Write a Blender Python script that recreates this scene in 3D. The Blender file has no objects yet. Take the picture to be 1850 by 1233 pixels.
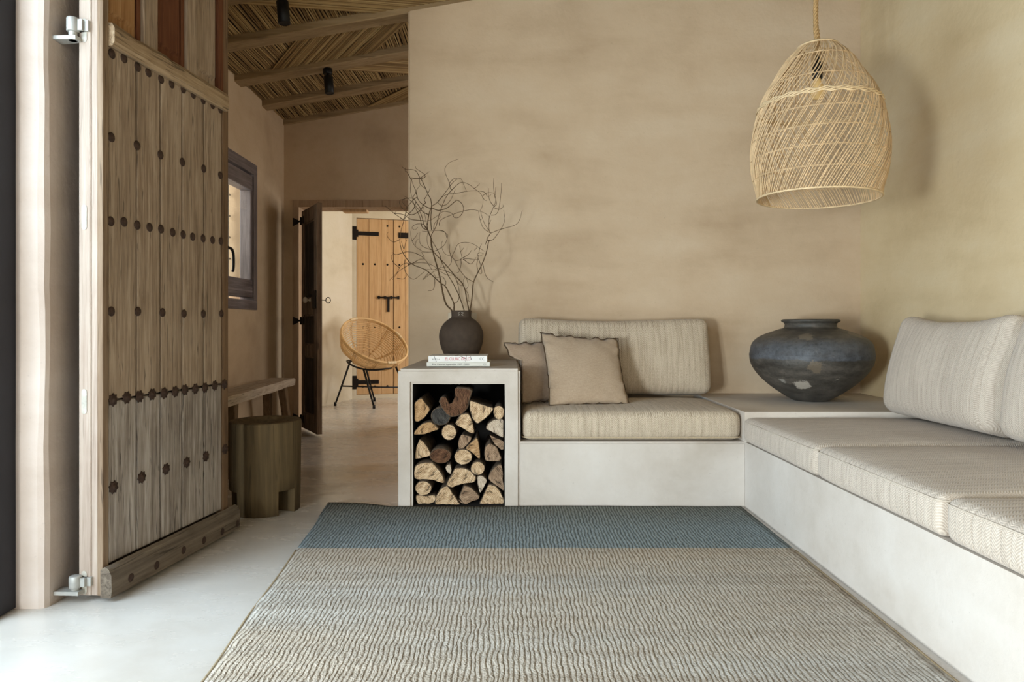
import bpy, bmesh, math, random
from mathutils import Vector, Matrix, noise as mnoise

random.seed(7)
S = bpy.context.scene
COL = S.collection

# ------------------------------------------------------------------ camera / world / light
F = 1233.0            # focal length in pixels of the 1850 px wide frame (24 mm on 36 mm)
VX, VY = 920.0, 590.0 # vanishing point of the depth lines
CH = 0.92             # camera height


def at(px, py, y):
    """world point seen at pixel (px, py) at depth y"""
    return Vector(((px - VX) * y / F, y, CH - (py - VY) * y / F))


cam = bpy.data.objects.new('camera', bpy.data.cameras.new('camera'))
COL.objects.link(cam)
cam.data.sensor_width = 36.0
cam.data.lens = 36.0 * F / 1850.0
cam.data.shift_x = (925.0 - VX) / 1850.0
cam.data.shift_y = -(616.5 - VY) / 1850.0
cam.data.clip_start = 0.05
cam.location = (0, 0, CH)
cam.rotation_euler = (math.pi / 2, 0, 0)
S.camera = cam

S.view_settings.view_transform = 'Standard'
S.view_settings.look = 'None'
S.view_settings.gamma = 1.0
S.view_settings.use_curve_mapping = False
S.view_settings.exposure = 0.30

W = bpy.data.worlds.new('sky')
S.world = W
W.use_nodes = True
W.node_tree.nodes['Background'].inputs[0].default_value = (0.80, 0.90, 1.0, 1)
W.node_tree.nodes['Background'].inputs[1].default_value = 0.8


def area(name, loc, direction, sx, sy, power, color):
    d = bpy.data.lights.new(name, 'AREA')
    d.shape = 'RECTANGLE'
    d.size, d.size_y = sx, sy
    d.energy = power
    d.color = color
    o = bpy.data.objects.new(name, d)
    COL.objects.link(o)
    o.location = loc
    o.rotation_euler = Vector(direction).to_track_quat('-Z', 'Y').to_euler()
    return o


# daylight entering by the terrace door, the small window and the far room's window
area('daylight_terrace_low', (-2.0, -1.0, 0.75), (1, 0.74, 0.12), 0.6, 0.6, 225, (0.92, 0.965, 1.0))
area('daylight_terrace_door', (-2.0, 1.35, 1.35), (1, 0.02, -0.42), 1.5, 2.0, 88, (0.68, 0.83, 1.0))
area('rear_fill_light', (-0.75, -2.45, 1.35), (0.12, 1, 0.06), 2.0, 2.0, 42, (1.0, 0.975, 0.94))  # unseen fill lamp, added behind the camera
area('daylight_small_window', (-2.75, 5.05, 1.85), (1, 0.05, -0.25), 1.0, 1.3, 22, (1.0, 0.97, 0.92))
area('hall_fill_light', (2.15, 5.35, 1.5), (-1, 0, 0.02), 1.2, 1.5, 19, (1.0, 0.95, 0.88))  # unseen fill lamp, added to brighten the hall
area('daylight_far_room', (0.75, 7.6, 1.5), (-1, 0.05, -0.1), 1.6, 1.8, 34, (1.0, 0.98, 0.93))

# ------------------------------------------------------------------ materials


def lin(c):
    out = []
    for v in c:
        v /= 255.0
        out.append(v / 12.92 if v <= 0.04045 else ((v + 0.055) / 1.055) ** 2.4)
    return (out[0], out[1], out[2], 1.0)


class NT:
    def __init__(self, name, rough=0.8, spec=0.3, metal=0.0):
        self.m = bpy.data.materials.new(name)
        self.m.use_nodes = True
        self.t = self.m.node_tree
        self.b = self.t.nodes['Principled BSDF']
        self.b.inputs['Roughness'].default_value = rough
        self.b.inputs['Specular IOR Level'].default_value = spec
        self.b.inputs['Metallic'].default_value = metal

    def n(self, typ, **kw):
        nd = self.t.nodes.new(typ)
        for k, v in kw.items():
            if hasattr(nd, k):
                setattr(nd, k, v)
        return nd

    def link(self, a, b):
        self.t.links.new(a, b)

    def coords(self, scale=(1, 1, 1), which='Object', loc=(0, 0, 0), rot=(0, 0, 0)):
        tc = self.n('ShaderNodeTexCoord')
        mp = self.n('ShaderNodeMapping')
        mp.inputs['Scale'].default_value = scale
        mp.inputs['Location'].default_value = loc
        mp.inputs['Rotation'].default_value = rot
        self.link(tc.outputs[which], mp.inputs['Vector'])
        return mp.outputs['Vector']

    def noise(self, vec, scale, detail=4, rough=0.55, dist=0.0):
        nd = self.n('ShaderNodeTexNoise')
        nd.inputs['Scale'].default_value = scale
        nd.inputs['Detail'].default_value = detail
        nd.inputs['Roughness'].default_value = rough
        nd.inputs['Distortion'].default_value = dist
        self.link(vec, nd.inputs['Vector'])
        return nd.outputs['Fac']

    def ramp(self, fac, stops):
        nd = self.n('ShaderNodeValToRGB')
        e = nd.color_ramp.elements
        while len(e) > 1:
            e.remove(e[-1])
        e[0].position, e[0].color = stops[0][0], stops[0][1]
        for p, c in stops[1:]:
            x = e.new(p)
            x.color = c
        self.link(fac, nd.inputs['Fac'])
        return nd.outputs['Color']

    def mix(self, fac, a, b, mode='MIX'):
        nd = self.n('ShaderNodeMix', data_type='RGBA', blend_type=mode)
        if isinstance(fac, (int, float)):
            nd.inputs[0].default_value = fac
        else:
            self.link(fac, nd.inputs[0])
        for v, i in ((a, 6), (b, 7)):
            if isinstance(v, (tuple, list)):
                nd.inputs[i].default_value = v
            else:
                self.link(v, nd.inputs[i])
        return nd.outputs[2]

    def math(self, op, a, b=None, c=None):
        nd = self.n('ShaderNodeMath', operation=op)
        for i, v in enumerate((a, b, c)):
            if v is None:
                continue
            if isinstance(v, (int, float)):
                nd.inputs[i].default_value = v
            else:
                self.link(v, nd.inputs[i])
        return nd.outputs[0]

    def sep(self, vec):
        nd = self.n('ShaderNodeSeparateXYZ')
        self.link(vec, nd.inputs[0])
        return nd.outputs

    def color(self, c):
        if isinstance(c, (tuple, list)):
            self.b.inputs['Base Color'].default_value = c
        else:
            self.link(c, self.b.inputs['Base Color'])

    def bump(self, h, strength=0.3, dist=0.01):
        nd = self.n('ShaderNodeBump')
        nd.inputs['Strength'].default_value = strength
        nd.inputs['Distance'].default_value = dist
        self.link(h, nd.inputs['Height'])
        self.link(nd.outputs[0], self.b.inputs['Normal'])


def m_plain(name, c, rough=0.6, metal=0.0, vary=0.12, scale=30, bump=0.1, spec=0.3):
    t = NT(name, rough, spec, metal)
    v = t.coords()
    f = t.noise(v, scale, 4)
    c1 = lin(c)
    d = tuple(x * (1 - vary) for x in c1[:3]) + (1,)
    u = tuple(min(1, x * (1 + vary)) for x in c1[:3]) + (1,)
    t.color(t.ramp(f, [(0.3, d), (0.7, u)]))
    if bump:
        t.bump(f, bump, 0.004)
    return t.m


def m_plaster(name, c_lo, c_mid, c_hi, rough=0.85, bump=0.16, spec=0.2, band=0.5):
    t = NT(name, rough, spec)
    v = t.coords()
    vb = t.coords((0.55, 0.55, 2.2))
    a = t.noise(v, 1.6, 6, 0.62, 0.2)
    b = t.noise(vb, 1.6, 6, 0.6, 0.3)
    ab = t.math('ADD', t.math('MULTIPLY', a, 1 - band), t.math('MULTIPLY', b, band))
    base = t.ramp(ab, [(0.34, lin(c_lo)), (0.50, lin(c_mid)), (0.66, lin(c_hi))])
    f = t.noise(v, 22, 6, 0.7)
    base = t.mix(t.math('MULTIPLY', f, 0.28), base, lin(c_lo), 'MIX')
    sp = t.noise(v, 60, 2, 0.5)
    spk = t.ramp(sp, [(0.70, (0, 0, 0, 1)), (0.76, (1, 1, 1, 1))])
    base = t.mix(t.math('MULTIPLY', spk, 0.16), base, lin([x * 0.72 for x in c_lo]))
    t.color(base)
    h = t.math('ADD', t.noise(v, 5, 8, 0.62, 0.4), t.math('MULTIPLY', t.noise(v, 45, 4), 0.25))
    t.bump(h, bump, 0.03)
    return t.m


def m_wood(name, c_dark, c_mid, c_light, axis='z', scale=1.0, rough=0.8, bump=0.4, crack=0.5, spec=0.2):
    t = NT(name, rough, spec)
    s = {'x': (1.2, 26, 26), 'y': (26, 1.2, 26), 'z': (26, 26, 1.2)}[axis]
    s = tuple(k * scale for k in s)
    v = t.coords(s)
    oi = t.n('ShaderNodeObjectInfo')
    vm = t.n('ShaderNodeVectorMath', operation='ADD')
    t.link(v, vm.inputs[0])
    t.link(t.math('MULTIPLY', oi.outputs['Random'], 37.0), vm.inputs[1])
    v = vm.outputs[0]
    a = t.noise(v, 1.0, 6, 0.65, 0.8)
    g = t.noise(v, 4.0, 4, 0.6, 0.3)
    mixf = t.math('ADD', t.math('MULTIPLY', a, 0.65), t.math('MULTIPLY', g, 0.35))
    base = t.ramp(mixf, [(0.30, lin(c_dark)), (0.48, lin(c_mid)), (0.66, lin(c_light))])
    # broad patches of weathering
    w = t.noise(t.coords(), 3.0, 4, 0.6)
    base = t.mix(t.math('MULTIPLY', t.ramp(w, [(0.4, (0, 0, 0, 1)), (0.65, (1, 1, 1, 1))]), 0.3), base, lin(c_light))
    ck = t.noise(v, 2.2, 3, 0.5, 1.5)
    ckm = t.ramp(ck, [(0.33, (1, 1, 1, 1)), (0.39, (0, 0, 0, 1))])
    base = t.mix(t.math('MULTIPLY', ckm, crack), base, lin([x * 0.5 for x in c_dark]))
    t.color(base)
    h = t.math('SUBTRACT', mixf, t.math('MULTIPLY', ckm, 0.3 * crack))
    t.bump(h, bump, 0.006)
    return t.m


def m_fabric(name, c1, c2, period=0.034, thread=0.0085, slub=0.35):
    """herringbone weave: columns along local y/z, zigzag across local x"""
    t = NT(name, 0.95, 0.1)
    t.b.inputs['Sheen Weight'].default_value = 0.15
    v = t.coords()
    x, y, z = t.sep(v)
    w = t.noise(v, 6, 2)
    xx = t.math('ADD', x, t.math('MULTIPLY', w, 0.006))
    zig = t.math('PINGPONG', xx, period / 2)
    vv = t.math('ADD', t.math('SUBTRACT', z, y), t.math('MULTIPLY', zig, 0.9))
    st = t.math('SINE', t.math('MULTIPLY', vv, 2 * math.pi / thread))
    stn = t.math('MULTIPLY_ADD', st, 0.5, 0.5)
    edge = t.math('DIVIDE', zig, period / 2)
    edgel = t.ramp(edge, [(0.0, (1, 1, 1, 1)), (0.22, (0, 0, 0, 1))])
    sl = t.noise(t.coords((55, 6, 6)), 1.0, 4, 0.65)
    sl2 = t.noise(v, 130, 2, 0.5)
    f = t.math('MULTIPLY', stn, 0.45)
    f = t.math('ADD', f, t.math('MULTIPLY', edgel, 0.20))
    f = t.math('ADD', f, t.math('MULTIPLY', t.math('SUBTRACT', sl, 0.45), slub * 2.2))
    f = t.math('ADD', f, t.math('MULTIPLY', t.math('SUBTRACT', sl2, 0.5), 0.55))
    t.color(t.ramp(f, [(0.0, lin(c1)), (0.95, lin(c2))]))
    h = t.math('SUBTRACT', t.math('MULTIPLY', stn, -0.6), t.math('MULTIPLY', edgel, 0.5))
    h = t.math('ADD', h, t.math('MULTIPLY', sl2, 0.8))
    t.bump(h, 0.45, 0.004)
    return t.m


def m_linen(name, c1, c2):
    t = NT(name, 0.95, 0.1)
    t.b.inputs['Sheen Weight'].default_value = 0.15
    a = t.noise(t.coords((320, 320, 60)), 1.0, 2)
    b = t.noise(t.coords((60, 60, 320)), 1.0, 2)
    f = t.math('ADD', t.math('MULTIPLY', a, 0.5), t.math('MULTIPLY', b, 0.5))
    t.color(t.ramp(f, [(0.3, lin(c1)), (0.7, lin(c2))]))
    t.bump(t.math('ADD', f, t.math('MULTIPLY', t.noise(t.coords(), 14, 3), 0.6)), 0.4, 0.006)
    return t.m


M = {}
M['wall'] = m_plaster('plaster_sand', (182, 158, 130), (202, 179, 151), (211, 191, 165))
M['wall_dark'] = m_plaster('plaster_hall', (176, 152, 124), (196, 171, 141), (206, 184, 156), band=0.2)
M['wall_right'] = m_plaster('plaster_honey', (196, 174, 136), (212, 191, 154), (219, 202, 170))
M['pier'] = m_plaster('plaster_pier', (178, 161, 148), (198, 183, 172), (208, 196, 188))
M['bench'] = m_plaster('plaster_pale', (182, 171, 158), (202, 193, 183), (212, 205, 197), rough=0.7, bump=0.15, band=0.15)
M['table'] = m_plaster('plaster_worn', (198, 186, 172), (220, 210, 198), (228, 220, 210), rough=0.7, bump=0.15, band=0.2)
M['far'] = m_plaster('plaster_far', (208, 194, 168), (222, 210, 186), (229, 219, 200), bump=0.15)
M['outside'] = m_plaster('plaster_outside', (180, 170, 140), (212, 204, 176), (226, 220, 198))


def m_floor():
    t = NT('microcement', 0.4, 0.5)
    v = t.coords()
    a = t.noise(v, 1.1, 6, 0.6, 0.5)
    t.color(t.ramp(a, [(0.32, lin((190, 180, 168))), (0.5, lin((203, 196, 187))), (0.68, lin((211, 206, 199)))]))
    r = t.noise(t.coords((1.0, 2.5, 1)), 3.5, 5, 0.6)
    rr = t.n('ShaderNodeMapRange')
    rr.inputs['From Min'].default_value = 0.3
    rr.inputs['From Max'].default_value = 0.7
    rr.inputs['To Min'].default_value = 0.16
    rr.inputs['To Max'].default_value = 0.34
    t.link(r, rr.inputs['Value'])
    t.link(rr.outputs[0], t.b.inputs['Roughness'])
    h = t.math('ADD', t.noise(t.coords((1, 1.3, 1)), 5, 6, 0.6, 0.4), t.math('MULTIPLY', t.noise(v, 50, 3), 0.12))
    t.bump(h, 0.07, 0.015)
    return t.m


M['floor'] = m_floor()
M['weathered'] = m_wood('weathered_oak', (92, 76, 62), (146, 126, 106), (184, 166, 146), crack=0.55, scale=1.6)
M['weathered_grey'] = m_wood('weathered_grey_oak', (84, 74, 67), (140, 129, 119), (190, 182, 175), crack=0.65, scale=1.6)
M['weathered_rail'] = m_wood('weathered_rail', (96, 78, 58), (150, 126, 98), (184, 162, 134), axis='x', crack=0.6, bump=0.8)
M['kick'] = m_wood('kick_board_oak', (58, 50, 43), (98, 87, 75), (134, 121, 106), axis='x', crack=0.5)
M['core'] = m_wood('dark_core', (40, 32, 26), (58, 48, 40), (76, 64, 54))
M['stile_grey'] = m_wood('grey_brown_stile', (84, 66, 50), (124, 102, 82), (154, 134, 112))
M['pale_edge'] = m_wood('pale_bare_edge', (136, 118, 104), (168, 150, 136), (188, 174, 160), crack=0.2, bump=0.2)
M['stile_brown'] = m_wood('brown_stile', (76, 58, 42), (112, 88, 66), (142, 116, 90))
M['panel_orange'] = m_wood('orange_panel', (112, 76, 44), (150, 110, 70), (176, 138, 96), crack=0.3)
M['panel_red'] = m_wood('red_brown_panel', (58, 32, 20), (92, 54, 34), (120, 78, 52), crack=0.4)
M['beam'] = m_wood('beam_pine', (104, 84, 60), (140, 116, 84), (162, 138, 104), axis='x', crack=0.25, bump=0.4, scale=0.6)
M['bench_wood'] = m_wood('grey_bench_wood', (124, 106, 88), (176, 160, 142), (208, 194, 176), axis='y', crack=0.7, bump=0.8)
M['bench_leg'] = m_wood('bench_leg_wood', (70, 54, 40), (104, 84, 62), (128, 106, 82))
M['stump'] = m_wood('stump_wood', (54, 44, 30), (88, 74, 52), (112, 94, 66), crack=0.35, scale=0.55)
M['dark_door'] = m_wood('black_worn_door', (18, 15, 14), (34, 29, 26), (86, 74, 64), crack=0.4)
M['dark_frame_wood'] = m_wood('worn_door_frame', (38, 30, 25), (80, 66, 54), (150, 130, 110), crack=0.5, scale=1.5)
M['dark_edge'] = m_wood('worn_door_edge', (60, 46, 36), (96, 76, 58), (140, 116, 92), crack=0.5)
M['pine'] = m_wood('honey_pine', (176, 134, 92), (204, 164, 118), (218, 182, 138), crack=0.08, bump=0.15)
M['jamb'] = m_wood('brown_jamb', (128, 102, 78), (160, 132, 104), (180, 154, 126), crack=0.2)
M['window_wood'] = m_wood('dark_window_wood', (62, 54, 53), (100, 90, 90), (140, 130, 130), axis='y', crack=0.3, rough=0.45, spec=0.5)
M['window_wood_v'] = m_wood('dark_window_wood_upright', (62, 54, 53), (100, 90, 90), (140, 130, 130), axis='z', crack=0.3, rough=0.45, spec=0.5)
M['iron'] = m_plain('wrought_iron', (38, 32, 28), 0.6, 0.6)
M['stud'] = m_plain('rusted_stud', (70, 54, 46), 0.65, 0.35, 0.3, 80, 0.4)
M['black'] = m_plain('black_metal', (24, 23, 23), 0.45, 0.2, 0.08)
M['dark_frame'] = m_plain('anthracite_frame', (40, 40, 46), 0.5, 0.2, 0.05)
M['zinc'] = m_plain('galvanised_steel', (172, 170, 164), 0.5, 0.35, 0.12, 40, 0.2)
M['plate'] = m_plain('tarnished_plate', (178, 172, 160), 0.55, 0.3, 0.2, 60, 0.3)
M['porcelain'] = m_plain('cream_knob', (190, 178, 160), 0.3, 0, 0.05)
M['socket'] = m_plain('beige_plastic', (196, 182, 158), 0.45, 0, 0.03)
M['fabric'] = m_fabric('herringbone_sand', (208, 192, 170), (136, 118, 96), slub=0.5)
M['fabric_light'] = m_fabric('herringbone_oat', (208, 195, 180), (150, 134, 118), slub=0.40)
M['linen'] = m_linen('linen_taupe', (160, 138, 116), (182, 162, 138))
M['linen2'] = m_linen('linen_mushroom', (148, 126, 108), (170, 150, 128))
M['piping'] = m_plain('dark_stitch', (70, 54, 36), 0.9, 0, 0.2, 200, 0.2)
M['seam_light'] = m_plain('pale_seam_cord', (196, 184, 168), 0.9, 0, 0.1, 200, 0.3)
M['seam'] = m_plain('seam_cord', (186, 168, 140), 0.9, 0, 0.15, 200, 0.3)
M['rattan'] = m_plain('pale_rattan', (202, 172, 132), 0.55, 0, 0.18, 26, 0.15)
M['rattan_band'] = m_plain('pale_rattan_band', (214, 188, 148), 0.55, 0, 0.15, 40, 0.2)
M['cane'] = m_plain('honey_cane', (216, 178, 126), 0.45, 0, 0.15, 20, 0.1)
M['rope'] = m_plain('jute_rope', (166, 134, 90), 0.9, 0, 0.3, 120, 0.5)
M['twig'] = m_plain('dry_twig', (88, 68, 46), 0.85, 0, 0.3, 60, 0.4)
M['vase'] = m_plain('dark_clay', (72, 60, 50), 0.8, 0, 0.15, 30, 0.25)
M['paper'] = m_plain('book_pages', (214, 206, 190), 0.8, 0, 0.05, 200)
M['cover_white'] = m_plain('white_cover', (228, 226, 222), 0.5, 0, 0.03)
M['cover_grey'] = m_plain('grey_white_cover', (212, 210, 200), 0.55, 0, 0.03)
M['ink_red'] = m_plain('red_ink', (190, 62, 78), 0.7, 0, 0.05)
M['ink_dark'] = m_plain('dark_ink', (58, 54, 54), 0.7, 0, 0.05)
M['ink_grey'] = m_plain('grey_ink', (104, 102, 98), 0.7, 0, 0.05)
M['bulb'] = m_plain('frosted_bulb', (226, 190, 130), 0.2, 0, 0.03, 10, 0)
M['bark'] = m_plain('bark', (96, 80, 64), 0.95, 0, 0.5, 45, 1.0)
M['lining'] = m_plain('painted_niche_shade', (34, 31, 29), 0.95, 0, 0.2, 12)  # near-black inside colour stands in for the shade behind the logs
M['slab'] = m_plain('ceiling_boards', (56, 42, 28), 0.95, 0, 0.3, 12)


def m_cut(name, c1, c2, c3):
    t = NT(name, 0.9, 0.15)
    oi = t.n('ShaderNodeObjectInfo')
    tc = t.n('ShaderNodeTexCoord')
    rot = t.n('ShaderNodeVectorRotate', rotation_type='Y_AXIS')
    t.link(tc.outputs['Object'], rot.inputs['Vector'])
    t.link(t.math('MULTIPLY', oi.outputs['Random'], 6.28), rot.inputs['Angle'])
    mp = t.n('ShaderNodeMapping')
    mp.inputs['Scale'].default_value = (14, 60, 110)
    t.link(rot.outputs[0], mp.inputs['Vector'])
    a = t.noise(mp.outputs[0], 1.0, 4, 0.6, 0.8)
    b = t.noise(t.coords(), 30, 4, 0.6)
    off = t.n('ShaderNodeVectorMath', operation='ADD')
    t.link(rot.outputs[0], off.inputs[0])
    off.inputs[1].default_value = (0.02, 0, 0.035)
    wv = t.n('ShaderNodeTexWave', wave_type='RINGS', rings_direction='Y')
    wv.inputs['Scale'].default_value = 42
    wv.inputs['Distortion'].default_value = 3.5
    wv.inputs['Detail'].default_value = 3
    t.link(off.outputs[0], wv.inputs['Vector'])
    f = t.math('ADD', t.math('MULTIPLY', a, 0.5), t.math('MULTIPLY', b, 0.35))
    f = t.math('ADD', f, t.math('MULTIPLY', wv.outputs['Fac'], 0.15))
    base = t.ramp(f, [(0.34, lin(c1)), (0.50, lin(c2)), (0.66, lin(c3))])
    ck = t.noise(mp.outputs[0], 0.7, 2, 0.5, 1.2)
    base = t.mix(t.ramp(ck, [(0.34, (0.8, 0.8, 0.8, 1)), (0.39, (0, 0, 0, 1))]), base, lin([k * 0.35 for k in c1]))
    t.color(base)
    t.bump(f, 0.6, 0.006)
    return t.m


M['cut_pale'] = m_cut('cut_pale', (136, 106, 76), (190, 160, 124), (224, 200, 168))
M['cut_orange'] = m_cut('cut_orange', (128, 96, 64), (170, 134, 94), (196, 162, 122))
M['cut_brown'] = m_cut('cut_brown', (104, 82, 64), (144, 118, 94), (174, 148, 122))
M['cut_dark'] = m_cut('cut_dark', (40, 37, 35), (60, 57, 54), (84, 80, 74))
M['cut_umber'] = m_cut('cut_umber', (62, 42, 30), (92, 64, 46), (120, 88, 64))
M['cut_grey'] = m_cut('cut_grey', (150, 132, 112), (188, 170, 148), (210, 194, 174))


def m_jar():
    t = NT('smoked_clay', 0.5, 0.4)
    v = t.coords()
    x, y, z = t.sep(v)
    wob = t.noise(v, 9, 4)
    zz = t.math('ADD', z, t.math('MULTIPLY', t.math('SUBTRACT', wob, 0.5), 0.04))
    a = t.noise(t.coords((1, 1, 3)), 7, 7, 0.7)
    base = t.ramp(a, [(0.3, lin((46, 42, 38))), (0.5, lin((74, 70, 64))), (0.7, lin((104, 96, 88)))])
    band = t.ramp(zz, [(0.243, (0, 0, 0, 1)), (0.250, (1, 1, 1, 1)), (0.34, (0.6, 0.6, 0.6, 1)), (0.375, (0, 0, 0, 1))])
    blue = t.ramp(t.noise(v, 16, 7, 0.75), [(0.3, lin((52, 54, 58))), (0.6, lin((96, 101, 109)))])
    base = t.mix(t.math('MULTIPLY', band, 0.8), base, blue)
    pit = t.ramp(t.noise(v, 75, 5, 0.7), [(0.34, (1, 1, 1, 1)), (0.44, (0, 0, 0, 1))])
    base = t.mix(t.math('MULTIPLY', pit, 0.45), base, lin((32, 30, 28)))
    # chalky chips on the lower front
    def patch(px, py, pz, r, base, c, amt=0.9):
        vd = t.n('ShaderNodeVectorMath', operation='DISTANCE')
        t.link(v, vd.inputs[0])
        vd.inputs[1].default_value = (px, py, pz)
        d = t.math('ADD', vd.outputs['Value'], t.math('MULTIPLY', t.math('SUBTRACT', t.noise(v, 30, 6, 0.75), 0.5), 0.095))
        k = t.n('ShaderNodeMapRange')
        k.inputs['From Min'].default_value = r
        k.inputs['From Max'].default_value = r - 0.006
        t.link(d, k.inputs['Value'])
        return t.mix(t.math('MULTIPLY', k.outputs[0], amt), base, c)
    base = patch(-0.135, -0.205, 0.115, 0.042, base, lin((176, 168, 156)))
    base = patch(-0.222, -0.155, 0.130, 0.020, base, lin((150, 146, 138)))
    base = patch(-0.105, -0.30, 0.215, 0.040, base, lin((116, 102, 84)), 0.6)
    base = patch(-0.13, -0.24, 0.385, 0.04, base, lin((126, 114, 98)), 0.5)
    base = patch(0.16, -0.20, 0.395, 0.045, base, lin((122, 110, 94)), 0.6)
    base = patch(0.02, -0.275, 0.16, 0.012, base, lin((160, 154, 144)))
    t.color(base)
    t.bump(t.math('ADD', t.noise(v, 60, 6, 0.7), t.math('MULTIPLY', a, 0.6)), 0.35, 0.008)
    return t.m


M['jar'] = m_jar()


def m_rug():
    t = NT('woven_wool', 0.97, 0.05)
    v = t.coords()
    x, y, z = t.sep(v)
    wob = t.noise(t.coords((16, 10, 1)), 1.0, 3, 0.6)
    ph = t.math('ADD', t.math('DIVIDE', x, 0.0145), t.math('MULTIPLY', wob, 2.0))
    tri = t.math('PINGPONG', ph, 0.5)                       # 0 in the furrow, 0.5 on the ridge
    brk = t.noise(t.coords((60, 28, 1)), 1.0, 3, 0.6)
    yarn = t.noise(t.coords((170, 150, 1)), 1.0, 2, 0.6)
    rdg = t.math('MULTIPLY', t.math('MINIMUM', t.math('MULTIPLY', tri, 3.2), 1.0), 0.26)
    h = t.math('ADD', t.math('ADD', rdg, t.math('MULTIPLY', brk, 0.45)), t.math('MULTIPLY', yarn, 0.50))
    h = t.math('SUBTRACT', h, 0.14)  # height also drives the colour, so furrow shade is painted in
    # dyed bands, with slight tone differences between weft batches and painted shade at the far end
    wv = t.noise(t.coords((0.6, 14, 1)), 1.0, 3)
    bandn = t.noise(t.coords((0.35, 1.6, 1)), 1.0, 3)
    sand = t.ramp(h, [(0.16, lin((106, 92, 77))), (0.42, lin((170, 156, 138))), (0.70, lin((212, 200, 184)))])
    grey = t.ramp(h, [(0.16, lin((108, 100, 91))), (0.42, lin((172, 165, 154))), (0.70, lin((212, 207, 198)))])
    body = t.mix(t.ramp(bandn, [(0.42, (0, 0, 0, 1)), (0.6, (1, 1, 1, 1))]), sand, grey)
    body = t.mix(t.math('MULTIPLY', t.ramp(wv, [(0.45, (0, 0, 0, 1)), (0.62, (1, 1, 1, 1))]), 0.22), body, lin((120, 100, 78)))
    blue = t.ramp(h, [(0.20, lin((66, 70, 70))), (0.48, lin((124, 134, 136))), (0.74, lin((168, 178, 180)))])
    slate = t.ramp(h, [(0.22, lin((60, 62, 58))), (0.50, lin((112, 114, 108))), (0.72, lin((146, 148, 141)))])
    yj = t.math('ADD', y, t.math('MULTIPLY', t.math('SUBTRACT', yarn, 0.5), 0.012))
    k2 = t.n('ShaderNodeMapRange')
    k2.inputs['From Min'].default_value = 3.06
    k2.inputs['From Max'].default_value = 3.34
    t.link(t.math('ADD', yj, t.math('MULTIPLY', t.math('SUBTRACT', bandn, 0.5), 0.25)), k2.inputs['Value'])
    top = t.mix(k2.outputs[0], blue, slate)  # gradual darker far end, shade painted into the blue band
    k = t.n('ShaderNodeMapRange')
    k.inputs['From Min'].default_value = 2.785
    k.inputs['From Max'].default_value = 2.797
    t.link(yj, k.inputs['Value'])
    t.color(t.mix(k.outputs[0], body, top))
    t.bump(h, 0.9, 0.014)
    return t.m


M['rug'] = m_rug()
M['rug_edge'] = m_plain('rug_binding', (150, 132, 104), 0.95, 0, 0.25, 120, 0.5)


def m_reed():
    t = NT('roof_cane', 0.7, 0.2)
    g = t.n('ShaderNodeNewGeometry')
    c = t.ramp(g.outputs['Random Per Island'], [(0.0, lin((112, 88, 56))), (0.4, lin((152, 122, 80))), (0.75, lin((176, 146, 98))), (1.0, lin((200, 172, 122)))])
    f = t.noise(t.coords(), 9, 3)
    t.color(t.mix(t.math('MULTIPLY', f, 0.5), c, lin((104, 80, 54))))
    return t.m


M['reed'] = m_reed()


def m_glass():
    t = NT('window_glass')
    t.t.nodes.remove(t.b)
    tr = t.n('ShaderNodeBsdfTransparent')
    tr.inputs[0].default_value = (0.94, 0.96, 0.95, 1)
    gl = t.n('ShaderNodeBsdfGlossy')
    gl.inputs['Roughness'].default_value = 0.03
    lw = t.n('ShaderNodeLayerWeight')
    lw.inputs[0].default_value = 0.5
    fac = t.math('MULTIPLY_ADD', t.math('POWER', lw.outputs['Facing'], 5.0), 0.55, 0.04)
    mx = t.n('ShaderNodeMixShader')
    t.link(fac, mx.inputs[0])
    t.link(tr.outputs[0], mx.inputs[1])
    t.link(gl.outputs[0], mx.inputs[2])
    t.link(mx.outputs[0], t.t.nodes['Material Output'].inputs[0])
    return t.m


M['glass'] = m_glass()

# ------------------------------------------------------------------ geometry helpers


def box(bm, x0, x1, y0, y1, z0, z1, mi=0):
    vs = [bm.verts.new(p) for p in ((x0, y0, z0), (x1, y0, z0), (x1, y1, z0), (x0, y1, z0), (x0, y0, z1), (x1, y0, z1), (x1, y1, z1), (x0, y1, z1))]
    for f in ((3, 2, 1, 0), (4, 5, 6, 7), (0, 1, 5, 4), (1, 2, 6, 5), (2, 3, 7, 6), (3, 0, 4, 7)):
        bm.faces.new([vs[i] for i in f]).material_index = mi
    return vs


def hexa(bm, bot, top, mi=0):
    """box from four bottom and four top corners (counter-clockwise from above)"""
    vs = [bm.verts.new(p) for p in list(bot) + list(top)]
    for f in ((3, 2, 1, 0), (4, 5, 6, 7), (0, 1, 5, 4), (1, 2, 6, 5), (2, 3, 7, 6), (3, 0, 4, 7)):
        bm.faces.new([vs[i] for i in f]).material_index = mi
    return vs


def bevel(bm, w, seg=2):
    bmesh.ops.bevel(bm, geom=[e for e in bm.edges], offset=w, segments=seg, profile=0.6, affect='EDGES')


def catmull(pts, n=6, closed=False):
    pts = [Vector(p) for p in pts]
    out = []
    m = len(pts)
    rng = range(m) if closed else range(m - 1)
    for i in rng:
        if closed:
            p0, p1, p2, p3 = pts[(i - 1) % m], pts[i], pts[(i + 1) % m], pts[(i + 2) % m]
        else:
            p1, p2 = pts[i], pts[i + 1]
            p0 = pts[i - 1] if i > 0 else p1 * 2 - p2
            p3 = pts[i + 2] if i + 2 < m else p2 * 2 - p1
        for k in range(n):
            s = k / n
            out.append(0.5 * ((2 * p1) + (p2 - p0) * s + (2 * p0 - 5 * p1 + 4 * p2 - p3) * s * s + (3 * p1 - p0 - 3 * p2 + p3) * s ** 3))
    if not closed:
        out.append(pts[-1])
    return out


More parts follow.
